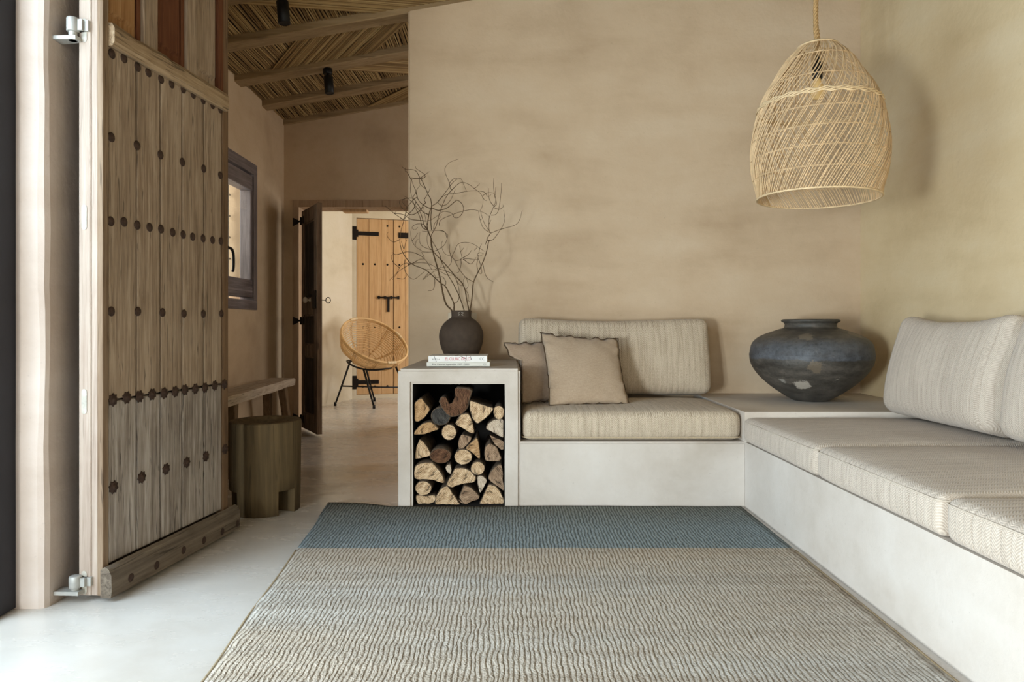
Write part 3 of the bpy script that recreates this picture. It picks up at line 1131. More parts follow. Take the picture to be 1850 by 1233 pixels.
# ------------------------------------------------------------------ jar
t = thing('clay_jar', 'large round dark clay jar with a grey band and chalky chips on the corner block', 'jar', (1.765, 4.0, 0.486))
prof = [(0.085, 0.0), (0.10, 0.004), (0.151, 0.033), (0.227, 0.088), (0.29, 0.148), (0.33, 0.21), (0.340, 0.262), (0.338, 0.28), (0.327, 0.33), (0.298, 0.363), (0.262, 0.384), (0.221, 0.400), (0.176, 0.416), (0.150, 0.424), (0.142, 0.432)]
pp = catmull([(r, 0, z) for r, z in prof], 4)
bm = B()
lathe(bm, [(p.x, p.z) for p in pp], 72, jit=0.02)
obj('body', bm, 'jar', t)
bm = B()
lathe(bm, [(0.142, 0.431), (0.141, 0.446), (0.147, 0.456), (0.158, 0.460), (0.161, 0.467), (0.157, 0.474), (0.148, 0.476), (0.138, 0.470), (0.132, 0.45), (0.135, 0.40)], 72, jit=0.02, cap0=False)
obj('rim', bm, 'jar', t)

# ------------------------------------------------------------------ books, vase, branches
bkz = 0.7075
bw = at(885, 660, 3.62).x - at(770.7, 660, 3.62).x


TEXTS = []


def text(body, size, loc, parent, mat, shear=0.0, sx=1.0):
    cu = bpy.data.curves.new('spine_title', 'FONT')
    cu.body = body
    cu.size = size
    cu.extrude = 0.0003
    cu.shear = shear
    cu.align_x = 'LEFT'
    o = bpy.data.objects.new('spine_title', cu)
    COL.objects.link(o)
    cu.materials.append(M[mat])
    o.parent = parent
    o.location = loc
    o.rotation_euler = (math.pi / 2, 0, 0)
    o.scale = (sx, 1, 1)
    TEXTS.append(o)
    return o


def book(label, x0, x1, y0, y1, z0, h, cover):
    t = thing('book', label, 'book', ((x0 + x1) / 2, (y0 + y1) / 2, z0), 0, 'books on the firewood box')
    w, d = (x1 - x0) / 2, (y1 - y0) / 2
    bm = B()
    c = 0.0025
    box(bm, -w, w, -d, d, 0, c)
    box(bm, -w, w, -d, d, h - c, h)
    box(bm, -w, w, -d, -d + c, c, h - c)
    bevel(bm, 0.0007, 1)
    obj('cover', bm, cover, t)
    bm = B()
    box(bm, -w + .004, w - .004, -d + c, d - .004, c, h - c)
    obj('pages', bm, 'paper', t)
    return t, w, d


b1, w, d = book('thin lower book, greyish white with a dark spine title', at(770.7, 0, 3.62).x, at(885, 0, 3.62).x, 3.62, 3.87, bkz, 0.0225, 'cover_grey')
text('Eric Cabanas Aguarelles 1987 - 2003', 0.0125, (-w + .03, -d - .0004, 0.0075), b1, 'ink_dark', 0, 1.06)
text('CC', 0.012, (w - .035, -d - .0004, 0.0075), b1, 'ink_grey')
b2, w, d = book('thicker white upper book with red hand-drawn spine title', at(774, 0, 3.62).x, at(880, 0, 3.62).x, 3.62, 3.86, bkz + 0.0227, 0.0335, 'cover_white')
text('EL CLUBIC DE LO', 0.022, (-w + .088, -d - .0004, 0.010), b2, 'ink_red', 0.1, 0.78)
text('CC', 0.02, (w - .04, -d - .0004, 0.0105), b2, 'ink_grey', 0, 0.9)
text('m a r i n a', 0.010, (-w + .018, -d - .0004, 0.013), b2, 'ink_dark')
for (xa, za, xb, zb) in ((-w + .030, .032, -w + .042, .002), (w - .142, .0325, w - .112, .017), (w - .111, .0325, w - .114, .002), (w - .09, .0325, w - .082, .013), (w - .094, .012, w - .082, .013)):
    bm = B()
    sweep(bm, [(xa, -d - .0003, za), (xb, -d - .0003, zb)], 0.0011, 4)
    obj('drawn_line', bm, 'ink_dark', b2)
for (xa, ya, xb, yb) in ((-.015, .0, -.004, .11), (.05, .0, .035, .1)):
    bm = B()
    sweep(bm, [(xa, -d + ya + .002, 0.0336), (xb, -d + yb, 0.0336)], 0.0010, 4)
    obj('drawn_line', bm, 'ink_dark', b2)

VC = Vector(((833.5 - VX) * 4.14 / F, 4.14, 0.706))
t = thing('clay_vase', 'small round dark brown clay vase behind the books, holding dry branches', 'vase', VC)
prof = [(0.078, 0.0), (0.088, 0.006), (0.098, 0.03), (0.116, 0.07), (0.130, 0.115), (0.1345, 0.155), (0.129, 0.19), (0.112, 0.225), (0.085, 0.252), (0.066, 0.264), (0.0605, 0.272), (0.061, 0.29), (0.062, 0.306), (0.0605, 0.309), (0.055, 0.306), (0.053, 0.28), (0.075, 0.24)]
bm = B()
pp = catmull([(r, 0, z) for r, z in prof], 3)
lathe(bm, [(p.x, p.z) for p in pp], 56, jit=0.012)
obj('body', bm, 'vase', t)
# pressed mark on the neck
bm = B()
rr = 0.0625
for s in (-1, 1):
    pts = [Vector((s * 0.004, 0, 0.298)), Vector((s * 0.016, 0, 0.296)), Vector((s * 0.012, 0, 0.288)), Vector((s * 0.004, 0, 0.284)), Vector((s * 0.016, 0, 0.278))]
    pts = [Vector((p.x, -math.sqrt(rr * rr - p.x * p.x), p.z)) for p in pts]
    sweep(bm, catmull(pts, 4), 0.0011, 5)
obj('pressed_mark', bm, 'plate', t)

# wall plate behind the vase
a_, b_ = at(809.5, 565, DB), at(861.5, 565, DB)
t = thing('wall_socket', 'beige double wall socket plate half hidden behind the clay vase', 'socket', ((a_.x + b_.x) / 2, DB, a_.z - .04))
hw = (b_.x - a_.x) / 2
bm = B()
box(bm, -hw, hw, -0.010, -0.0005, -0.04, 0.04)
bevel(bm, 0.003)
obj('cover_plate', bm, 'socket', t)
for cx in (-hw / 2, hw / 2):
    bm = B()
    lathe(bm, [(0.0, -0.003), (0.018, -0.003), (0.0205, 0.0), (0.0205, 0.004)], 24)
    bmesh.ops.rotate(bm, cent=(0, 0, 0), matrix=Matrix.Rotation(math.radians(90), 3, 'X'), verts=bm.verts[:])
    shift(bm, (cx, -0.0105, 0))
    obj('outlet', bm, 'socket', t)

SCL = 160 / 1233.0
ORG = {3: (690, 270), 4: (690, 420), 5: (810, 280), 6: (790, 420)}


def bp(c, x, y):
    px, py = ORG[c][0] + x * SCL, ORG[c][1] + y * SCL
    fade = max(0.0, min(1.0, (560 - py) / 80.0))
    yy = 4.14 + fade * (0.075 * math.sin(px * 0.047 + 0.6) + 0.065 * math.cos(py * 0.05 + px * 0.012))
    return at(px, py, yy)


# every stem: first the main line from the vase upward, then its twigs; (crop, points)
STEMS = [
    ('thickest dry branch at the left of the vase mouth, rising straight to the upper left', 0.0062, [
        [(4, 985, 1130), (4, 965, 1080), (4, 900, 1010), (4, 860, 900), (4, 825, 720), (4, 800, 600), (4, 775, 500), (4, 740, 380), (4, 710, 270), (4, 695, 180), (4, 685, 90), (3, 650, 1156), (3, 630, 1080), (3, 640, 1000), (3, 660, 880), (3, 690, 800), (3, 680, 700), (3, 650, 640), (3, 600, 530), (3, 560, 440), (3, 530, 400), (3, 480, 310), (3, 430, 285), (3, 330, 280), (3, 280, 240)],
        [(3, 640, 1130), (3, 560, 1080), (3, 530, 950), (3, 460, 800), (3, 430, 690), (3, 470, 600), (3, 500, 540), (3, 530, 505)],
        [(3, 640, 1125), (3, 590, 1060), (3, 535, 880), (3, 450, 770), (3, 370, 690), (3, 310, 650)],
        [(3, 690, 1120), (3, 680, 980), (3, 690, 850), (3, 700, 790), (3, 770, 740), (3, 860, 630), (3, 950, 510), (3, 1000, 450), (3, 1050, 415), (3, 1105, 415), (3, 1150, 520), (3, 1180, 590)],
        [(3, 690, 830), (3, 600, 790), (3, 510, 710), (3, 480, 600), (3, 450, 530), (3, 410, 420), (3, 420, 390)],
        [(3, 650, 910), (3, 570, 870), (3, 500, 770), (3, 440, 690), (3, 380, 680), (3, 290, 700), (3, 300, 760), (3, 380, 820)],
        [(3, 530, 405), (3, 590, 360), (3, 660, 310)],
        [(3, 540, 410), (3, 600, 385), (3, 580, 340), (3, 480, 270), (3, 465, 235)],
        [(3, 530, 408), (3, 420, 412), (3, 400, 500), (3, 400, 600), (3, 430, 690)],
        [(3, 520, 415), (3, 530, 480), (3, 600, 550)],
        [(3, 700, 820), (3, 790, 850), (3, 900, 820), (3, 980, 760), (3, 1050, 710), (3, 1120, 770), (3, 1135, 850), (3, 1080, 940), (3, 1010, 950), (3, 970, 890), (3, 860, 865), (3, 780, 920), (3, 690, 980), (3, 630, 995)],
        [(3, 560, 790), (3, 605, 745), (3, 590, 700), (3, 640, 620), (3, 670, 545)],
        [(3, 620, 1000), (3, 430, 980), (3, 360, 950), (3, 290, 905), (3, 180, 895), (3, 200, 865)],
        [(3, 570, 800), (3, 520, 860), (3, 430, 910), (3, 360, 890), (3, 260, 790), (3, 250, 710), (3, 320, 695)],
        [(3, 410, 425), (3, 350, 320), (3, 325, 300), (3, 330, 255)],
        [(3, 470, 600), (3, 490, 660), (3, 440, 700), (3, 360, 800), (3, 330, 880), (3, 300, 985)],
        [(3, 470, 740), (3, 440, 830), (3, 370, 900), (3, 320, 960), (3, 250, 970)],
    ]),
    ('dry branch forking at the vase mouth and sweeping left past the wall edge', 0.0050, [
        [(4, 1000, 1130), (4, 1002, 1085), (4, 1000, 990), (4, 950, 880), (4, 880, 750), (4, 820, 710), (4, 700, 600), (4, 600, 520), (4, 500, 480), (4, 400, 430), (4, 340, 360), (4, 290, 280), (4, 255, 180), (4, 250, 100), (3, 262, 1156), (3, 280, 1080), (3, 310, 980), (3, 335, 890), (3, 345, 790)],
        [(4, 1000, 1000), (4, 1060, 950), (4, 1075, 860), (4, 1060, 740), (4, 1000, 600), (4, 900, 540), (4, 820, 520), (4, 700, 520), (4, 600, 512)],
        [(4, 300, 282), (4, 360, 270), (4, 460, 290), (4, 560, 340), (4, 640, 430), (4, 700, 520), (4, 780, 500), (4, 900, 480)],
        [(4, 400, 440), (4, 330, 430), (4, 260, 470), (4, 210, 560), (4, 105, 670)],
        [(4, 420, 432), (4, 330, 480), (4, 230, 550), (4, 150, 660)],
        [(4, 320, 380), (4, 310, 490), (4, 350, 590), (4, 440, 655), (4, 540, 590), (4, 600, 540)],
        [(4, 250, 100), (4, 160, 135), (4, 90, 80), (4, 70, 30), (4, 85, 0)],
        [(4, 295, 285), (4, 200, 310), (4, 140, 280)],
        [(4, 240, 490), (4, 160, 420), (4, 130, 340), (4, 160, 300)],
        [(4, 880, 745), (4, 890, 690), (4, 840, 620), (4, 760, 630), (4, 715, 560)],
        [(4, 300, 262), (4, 330, 150), (4, 350, 100)],
        [(4, 302, 230), (4, 270, 120)],
        [(4, 620, 535), (4, 650, 560), (4, 570, 660), (4, 700, 560), (4, 770, 530)],
        [(4, 735, 650), (4, 735, 720), (4, 710, 800), (4, 640, 815)],
        [(4, 420, 435), (4, 520, 380), (4, 590, 365), (4, 560, 290), (4, 540, 270)],
        [(4, 360, 450), (4, 480, 425), (4, 620, 430), (4, 720, 470), (4, 780, 520)],
        [(4, 210, 640), (4, 300, 650), (4, 350, 600)],
        [(3, 305, 985), (3, 160, 885), (3, 60, 800), (3, 0, 785)],
    ]),
    ('thin dry branch in the middle of the vase, curling around the thick one', 0.0040, [
        [(4, 1150, 1135), (4, 1145, 1090), (4, 1080, 900), (4, 1000, 730), (4, 900, 560), (4, 830, 400), (4, 800, 300), (4, 740, 190), (4, 700, 120), (3, 680, 1220), (3, 640, 1110), (3, 610, 980), (3, 580, 800)],
        [(4, 560, 270), (4, 680, 275), (4, 800, 230), (4, 880, 160), (4, 915, 50), (3, 900, 1180), (3, 860, 1140), (3, 800, 1128), (3, 720, 1130)],
        [(3, 900, 1225), (3, 880, 1160), (3, 800, 1130), (3, 700, 1135), (3, 620, 1145), (3, 560, 1140)],
        [(3, 640, 1110), (3, 570, 1045), (3, 470, 1045), (3, 420, 1090), (3, 460, 1122), (3, 500, 1085)],
        [(4, 560, 262), (4, 470, 200), (4, 420, 120), (4, 400, 20), (4, 410, -60)],
        [(4, 700, 250), (4, 560, 190), (4, 520, 100), (4, 530, 0)],
        [(4, 420, 120), (4, 470, 60), (4, 500, 10)],
        [(4, 460, 190), (4, 475, 130), (4, 505, 95)],
        [(4, 690, 240), (4, 650, 200), (4, 628, 100), (4, 640, 0)],
        [(4, 730, 285), (4, 820, 390), (4, 820, 480), (4, 780, 520)],
    ]),
    ('long dry branch bending left then arching over the right of the vase', 0.0042, [
        [(6, 445, 1135), (6, 440, 1085), (6, 410, 940), (6, 385, 800), (6, 340, 700), (6, 240, 600), (6, 160, 500), (6, 60, 390), (6, 0, 330), (4, 700, 240), (4, 680, 120), (3, 690, 1190), (3, 750, 1080), (3, 800, 900), (3, 850, 760), (3, 910, 640), (3, 1000, 540), (3, 1080, 470), (3, 1150, 465), (3, 1230, 500), (5, 360, 470), (5, 440, 530), (5, 478, 600), (5, 478, 700), (5, 440, 780)],
        [(5, 360, 470), (5, 400, 440), (5, 435, 402)],
        [(5, 478, 590), (5, 505, 630), (5, 535, 640)],
        [(5, 478, 570), (5, 540, 530), (5, 620, 530), (5, 655, 560)],
        [(5, 440, 505), (5, 500, 520), (5, 550, 580), (5, 595, 555)],
        [(5, 0, 545), (5, 120, 532), (5, 250, 510), (5, 340, 500), (5, 440, 505)],
        [(3, 800, 1060), (3, 800, 1020), (3, 840, 970), (3, 980, 910), (3, 1130, 860), (5, 330, 765), (5, 420, 780), (5, 520, 820), (5, 580, 870)],
        [(3, 945, 520), (3, 940, 470), (3, 890, 350), (3, 880, 260), (3, 950, 180), (3, 1065, 135)],
        [(3, 940, 470), (3, 1000, 410), (3, 1050, 405)],
        [(3, 942, 490), (3, 960, 560), (3, 1010, 530)],
        [(3, 835, 790), (3, 780, 740), (3, 830, 670), (3, 920, 625), (3, 1080, 608), (5, 160, 530)],
        [(3, 840, 790), (3, 910, 760), (3, 970, 680), (3, 1020, 560)],
        [(3, 720, 1120), (3, 735, 1030), (3, 810, 950), (3, 830, 905)],
        [(6, 390, 800), (6, 430, 750), (6, 405, 640), (6, 370, 650), (6, 360, 740)],
        [(6, 395, 805), (6, 430, 860), (6, 430, 940), (6, 450, 970)],
        [(6, 360, 745), (6, 300, 720), (6, 225, 595), (6, 120, 540), (6, 0, 500)],
        [(6, 225, 595), (6, 130, 595), (6, 30, 535)],
    ]),
    ('dry branch on the right of the vase, upright with fine forked tips', 0.0048, [
        [(6, 458, 1135), (6, 458, 1080), (6, 480, 940), (6, 495, 760), (6, 510, 680), (6, 560, 570), (6, 620, 450), (6, 680, 290), (6, 715, 130), (5, 570, 1200), (5, 535, 1175), (5, 585, 1090), (5, 565, 1040), (5, 570, 880), (5, 620, 750), (5, 660, 640), (5, 640, 560), (5, 630, 440), (5, 632, 330)],
        [(5, 590, 1090), (5, 720, 1040), (5, 920, 980), (5, 990, 910), (5, 1030, 770)],
        [(5, 540, 1190), (5, 620, 1180), (5, 700, 1080), (5, 770, 960), (5, 785, 880), (5, 770, 770)],
        [(5, 580, 1085), (5, 490, 1020), (5, 440, 900), (5, 420, 780)],
        [(5, 570, 1060), (5, 500, 950), (5, 450, 800)],
        [(5, 595, 840), (5, 660, 830), (5, 700, 760), (5, 730, 560), (5, 740, 395)],
        [(5, 635, 735), (5, 710, 760), (5, 765, 720), (5, 760, 695)],
        [(5, 640, 720), (5, 590, 660), (5, 560, 570), (5, 560, 465)],
        [(5, 640, 722), (5, 670, 680), (5, 650, 570), (5, 662, 450)],
        [(5, 570, 960), (5, 595, 905)],
        [(5, 435, 890), (5, 465, 908)],
        [(6, 690, 110), (6, 670, 170), (6, 700, 90)],
        [(6, 502, 690), (6, 400, 630), (6, 310, 520), (6, 240, 390), (6, 200, 340), (6, 110, 300), (6, 70, 230), (6, 60, 160), (6, 75, 120)],
        [(6, 200, 345), (6, 240, 260), (6, 290, 165), (6, 380, 140), (6, 480, 155), (6, 560, 200), (6, 655, 265)],
        [(6, 190, 340), (6, 170, 250), (6, 175, 170)],
        [(6, 240, 385), (6, 270, 395), (6, 340, 365), (6, 325, 270), (6, 310, 180)],
        [(6, 325, 270), (6, 370, 215)],
        [(6, 340, 365), (6, 430, 310), (6, 475, 250)],
        [(6, 360, 375), (6, 420, 365), (6, 500, 378), (6, 570, 382)],
        [(6, 360, 375), (6, 460, 440), (6, 510, 400), (6, 540, 350)],
        [(6, 330, 370), (6, 330, 460), (6, 300, 550), (6, 260, 565)],
        [(6, 200, 350), (6, 190, 430), (6, 150, 480)],
        [(6, 570, 545), (6, 550, 450), (6, 570, 340), (6, 560, 305), (6, 600, 285), (6, 640, 300), (6, 595, 330), (6, 568, 322)],
        [(6, 575, 370), (6, 610, 480), (6, 620, 560), (6, 600, 580), (6, 570, 545)],
        [(6, 635, 440), (6, 660, 560), (6, 700, 640), (6, 780, 690)],
        [(6, 580, 290), (6, 590, 220), (6, 620, 160)],
        [(6, 520, 250), (6, 560, 205)],
    ]),
]
for label, r0, lines in STEMS:
    bm = B()
    for i, ln in enumerate(lines):
        pts = catmull([bp(*p) for p in ln], 6)
        n = len(pts)
        ra = r0 if i == 0 else r0 * 0.42
        rb = r0 * 0.22 if i == 0 else 0.0010
        if i == 0:
            rad = [max(0.0011, ra * (1 - (k / (n - 1)) ** 0.8) + rb * (k / (n - 1))) for k in range(n)]
        else:
            rad = [max(0.0010, ra + (rb - ra) * (k / (n - 1))) for k in range(n)]
        rad = [x * (1 + 0.12 * math.sin(k * 1.7 + i)) for k, x in enumerate(rad)]
        sweep(bm, pts, rad, 6)
    base = bp(*lines[0][0])
    shift(bm, -base)
    o = obj('dry_branch', bm, 'twig', None, base)
    tag(o, label, 'branch', 'dry branches in the vase')

# ------------------------------------------------------------------ firewood
LSC = 190 / 1850.0


def lp(c, x, y, yd):
    px = 735 + x * LSC
    py = (685 if c == 'A' else 800) + y * LSC
    p = at(px, py, yd)
    p.x = max(nx0 + .006, min(nx1 - .006, p.x))
    p.z = max(0.010, min(nz1 - .01, p.z))
    return p


def ell(cx, cy, rx, ry, n=18):
    return [(cx + rx * math.cos(2 * math.pi * k / n), cy + ry * math.sin(2 * math.pi * k / n)) for k in range(n)]


LOGS = [
    ('A', [(120, 430), (250, 330), (410, 540), (320, 660), (205, 750), (125, 740), (135, 600)], 'cut_orange', 'split log with an angular tan end at the top left of the stack', 0),
    ('A', [(580, 400), (610, 335), (680, 320), (715, 370), (740, 440), (800, 430), (840, 330), (850, 190), (880, 160), (1060, 180), (1130, 230), (1090, 360), (1060, 500), (980, 600), (870, 650), (780, 655), (700, 600), (620, 500)], 'cut_umber', 'big dark brown hooked log with a hollow at the top of the stack', 1),
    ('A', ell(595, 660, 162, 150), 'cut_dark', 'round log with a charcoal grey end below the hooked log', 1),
    ('A', [(130, 950), (250, 810), (400, 765), (470, 800), (540, 880), (480, 910), (320, 965), (170, 975)], 'cut_orange', 'half round rusty orange log under the angular one at the left side', 1),
    ('A', ell(740, 940, 122, 133), 'cut_pale', 'round pale log with straight saw marks right of the rusty half log', 1),
    ('A', [(870, 760), (950, 630), (1080, 610), (1130, 700), (1190, 960), (1100, 940), (980, 860), (862, 800)], 'cut_pale', 'pale wedge log with a shaded top, directly left of the largest triangular one', 0),
    ('A', [(1110, 380), (1250, 430), (1390, 480), (1520, 520), (1450, 630), (1250, 790), (1160, 700), (1120, 560)], 'cut_pale', 'large pale triangular log at the upper right with long bark edge', 0),
    ('A', ell(1620, 590, 94, 115), 'cut_pale', 'small round pale log with dark cracks at the top right corner', 1),
    ('A', [(1400, 880), (1420, 800), (1520, 730), (1640, 705), (1692, 715), (1695, 1040), (1560, 960)], 'cut_grey', 'whitish grey quarter log at the right side under the cracked round log', 0),
    ('A', [(905, 1130), (930, 1040), (970, 975), (1150, 1030), (1080, 1130), (970, 1250), (925, 1240)], 'cut_brown', 'brown wedge log pointing down in the middle of the stack', 0),
    ('A', [(1230, 1030), (1260, 1120), (1285, 1300), (1280, 1420), (1150, 1290), (1030, 1225)], 'cut_orange', 'narrow tan wedge log beside the brown wedge in the middle', 0),
    ('A', [(1450, 980), (1580, 1050), (1715, 1105), (1715, 1240), (1660, 1255), (1540, 1140)], 'cut_brown', 'thin slanting brown wedge below the whitish quarter log', 0),
    ('B', [(225, -60), (310, 10), (410, 180), (400, 235), (145, 295), (160, 120)], 'cut_pale', 'pale triangular log at the left edge, halfway up', 0),
    ('B', ell(590, 235, 180, 125), 'cut_umber', 'oval dark umber log beside the pale triangle on the left', 1),
    ('B', ell(990, 255, 148, 130), 'cut_pale', 'round pale log with a knot hole in the middle of the stack', 1),
    ('B', [(1380, 90), (1460, 10), (1580, 90), (1660, 270), (1630, 325), (1390, 325), (1365, 200)], 'cut_brown', 'blunt pinkish brown log at the right, halfway up', 0),
    ('B', [(120, 500), (160, 430), (240, 375), (420, 360), (520, 440), (620, 580), (640, 700), (560, 695), (420, 650), (180, 640), (125, 580)], 'cut_pale', 'wide cracked half log, lying flat on the left above the lower round log', 1),
    ('B', [(670, 430), (770, 360), (785, 480), (770, 560), (720, 530)], 'cut_grey', 'tiny pale splinter of wood under the oval dark log', 0),
    ('B', ell(1250, 455, 118, 113), 'cut_pale', 'round pale log with a centre dot, right of the wide fan-shaped log', 1),
    ('B', [(700, 745), (780, 600), (850, 460), (960, 450), (1100, 490), (1215, 620), (1180, 700), (1080, 705), (880, 750), (800, 795)], 'cut_pale', 'wide fan-shaped tan log above the bottom row, in the middle', 0),
    ('B', [(1430, 640), (1480, 520), (1560, 430), (1660, 380), (1690, 560), (1680, 680), (1715, 760), (1700, 855), (1650, 800), (1500, 700)], 'cut_brown', 'rough splintered log at the lower right side', 0),
    ('B', [(1235, 590), (1320, 580), (1415, 670), (1340, 800), (1290, 895), (1250, 760)], 'cut_grey', 'small whitish wedge pointing down above the bottom row', 0),
    ('B', ell(290, 805, 138, 122), 'cut_pale', 'round tan log at the lower left on the speckled half log', 1),
    ('B', [(170, 935), (330, 945), (490, 935), (485, 1030), (400, 1115), (290, 1140), (200, 1080)], 'cut_pale', 'speckled wormy half log in the bottom left corner', 1),
    ('B', [(500, 1138), (520, 960), (600, 820), (700, 760), (780, 860), (870, 1000), (930, 1100), (920, 1135), (760, 1140)], 'cut_pale', 'tall quarter log, second in the bottom row from the left', 0),
    ('B', [(920, 970), (1010, 765), (1130, 800), (1280, 960), (1230, 1010), (1130, 1030), (1060, 1130), (1010, 1110)], 'cut_brown', 'kite-shaped greyish log in the centre of the bottom row', 0),
    ('B', [(1285, 1095), (1440, 740), (1560, 770), (1640, 870), (1700, 1000), (1700, 1115), (1600, 1115), (1420, 1090), (1320, 1110)], 'cut_pale', 'large pale quarter log in the bottom right corner', 0),
    ('B', [(890, 1000), (930, 1010), (1005, 1128), (965, 1132)], 'cut_brown', 'thin stick squeezed between two logs of the bottom row', 0),
]
rnd = random.Random(11)
for ci, (c, pts, cut, label, rnd_) in enumerate(LOGS):
    yd = 3.484 + rnd.uniform(0.0, 0.025)
    w3 = [lp(c, x, y, yd) for x, y in pts]
    if len(w3) < 17:
        if rnd_:
            w3 = catmull(w3, 4, True)
        else:
            dense = []
            for i in range(len(w3)):
                a, b = w3[i], w3[(i + 1) % len(w3)]
                k = max(2, int((b - a).length / 0.009))
                dense += [a.lerp(b, s / k) for s in range(k)]
            sm = []
            for i in range(len(dense)):
                sm.append(dense[i] * .5 + (dense[i - 1] + dense[(i + 1) % len(dense)]) * .25)
            w3 = sm
    for p in w3:
        n = mnoise.noise_vector((p.x * 60, p.z * 60, ci))
        p.x += n.x * 0.0022
        p.z += n.y * 0.0022
        p.z = max(p.z, 0.009)
    cen = sum(w3, Vector()) / len(w3)
    base = Vector((cen.x, yd, cen.z))
    dx, dz, ln = rnd.uniform(-.01, .01), rnd.uniform(0, .006), rnd.uniform(0.26, 0.34)
    bm = B()
    fr0 = [bm.verts.new(p - base + Vector((0, .001 * mnoise.noise(p * 90), 0))) for p in w3]
    mid = []
    for p in w3:
        q = p - base
        o2 = Vector((q.x, 0, q.z)) * 1.075
        o2.x = max(nx0 + .003 - base.x, min(nx1 - .003 - base.x, o2.x))
        o2.z = max(0.007 - base.z, o2.z)
        mid.append(bm.verts.new((o2.x, 0.006, o2.z)))
    bk0 = []
    for p in w3:
        q = p - base
        bk0.append(bm.verts.new((max(nx0 + .003 - base.x, min(nx1 - .003 - base.x, q.x * .98 + dx)), ln, max(0.007 - base.z, q.z * .98 + dz))))
    m = len(w3)
    f = bm.faces.new(fr0)
    f.material_index = 1
    for k in range(m):
        q = (k + 1) % m
        g = bm.faces.new((fr0[q], fr0[k], mid[k], mid[q]))
        g.smooth = bool(rnd_)
        g = bm.faces.new((mid[q], mid[k], bk0[k], bk0[q]))
        g.smooth = bool(rnd_)
    bm.faces.new(bk0[::-1]).material_index = 1
    o = obj('log', bm, ['bark', cut], None, base)
    tag(o, label, 'log', 'firewood in the niche')

# ------------------------------------------------------------------ rug
t = thing('rug', 'large woven wool rug, sand coloured with a blue grey band at the far end', 'rug', (0, 0, 0.0))
NXr, NYr = 60, 70
bm = B()


def rugp(s, r):
    y = 3.445 + (0.95 - 3.445) * r
    xl = -0.915 + (-0.725 + 0.915) * r
    xr = 1.168 + (1.135 - 1.168) * r
    x = xl + (xr - xl) * s
    y += 0.012 * mnoise.noise((x * 1.5, 0, 0)) * (1 - r)
    x += 0.006 * mnoise.noise((0, y * 3, s * 4)) * (1 if s in (0, 1) else 0.6)
    lift = 0.018 * max(0, 1 - ((x + .9) ** 2 + (y - 3.44) ** 2) / 0.09)
    return x, y, lift


top = [[None] * (NYr + 1) for _ in range(NXr + 1)]
bot = [[None] * (NYr + 1) for _ in range(NXr + 1)]
for i in range(NXr + 1):
    for j in range(NYr + 1):
        x, y, lf = rugp(i / NXr, j / NYr)
        top[i][j] = bm.verts.new((x, y, 0.013 + lf + 0.0015 * mnoise.noise((x * 6, y * 6, 0))))
        bot[i][j] = bm.verts.new((x, y, 0.001 + lf))
for i in range(NXr):
    for j in range(NYr):
        f = bm.faces.new((top[i][j], top[i][j + 1], top[i + 1][j + 1], top[i + 1][j]))
        f.smooth = True
        bm.faces.new((bot[i][j], bot[i + 1][j], bot[i + 1][j + 1], bot[i][j + 1]))
for i in range(NXr):
    for j in (0, NYr):
        bm.faces.new((top[i][j], top[i + 1][j], bot[i + 1][j], bot[i][j]))
for j in range(NYr):
    for i in (0, NXr):
        bm.faces.new((top[i][j], top[i][j + 1], bot[i][j + 1], bot[i][j]))
obj('pile', bm, 'rug', t)
for s in (0, 1):
    bm = B()
    pts = []
    for j in range(19, NYr + 1):
        x, y, lf = rugp(s, j / NYr)
        pts.append((x, y, 0.008 + lf))
    sweep(bm, pts, 0.0065, 6)
    obj('binding', bm, 'rug_edge', t)

# ------------------------------------------------------------------ studded entrance door
DA = Vector((-1.36, 2.285))
du = Vector((0.137, 0.9906))
phi = math.atan2(du.y, du.x)
door = thing('door_2', 'tall weathered wooden door with rows of iron studs, standing open on the left', 'door', (DA.x, DA.y, 0), phi, None, 'structure')


def duz(px, py):
    k = (VX - px) / F
    u = (-DA.x - k * DA.y) / (du.x + k * du.y)
    y = DA.y + u * du.y
    return u, CH - (py - VY) * y / F


DWID, DTOP, DBOT = 0.765, 2.62, 0.018
u_st = duz(194, 500)[0] + .002      # end of hinge stile
u_fs = duz(402, 500)[0]             # start of free stile
# core
bm = B()
box(bm, 0.012, DWID - .004, 0.034, 0.062, DBOT + .01, DTOP - .01)
obj('core_board', bm, 'core', door)
bm = B()
box(bm, -0.006, u_st, -0.004, 0.018, DBOT, DTOP)
bevel(bm, 0.004)
obj('hinge_stile', bm, 'stile_grey', door)
bm = B()
box(bm, -0.004, 0.02, 0.0175, 0.040, DBOT, DTOP)
bevel(bm, 0.003)
obj('edge_strip', bm, 'pale_edge', door)
bm = B()
box(bm, -0.008, 0.012, 0.0395, 0.083, DBOT, DTOP)
bevel(bm, 0.004)
edge = obj('edge_board', bm, 'pale_edge', door)
bm = B()
box(bm, u_fs, DWID, -0.003, 0.062, DBOT, DTOP)
bevel(bm, 0.004)
obj('free_stile', bm, 'stile_brown', door)
seams = [u_st] + [duz(x, 500)[0] for x in (248, 291, 330, 369)] + [u_fs]
zs_mid = 0.667
zr0, zr1 = 1.868, 1.948
for a, b in zip(seams[:-1], seams[1:]):
    for z0, z1, mt in ((zs_mid + .003, zr0 + .01, 'weathered'), (0.115, zs_mid - .003, 'weathered_grey')):
        bm = B()
        box(bm, a + .0035, b - .0035, 0.001, 0.034, z0, z1)
        bevel(bm, 0.004, 1)
        obj('plank', bm, mt, door)
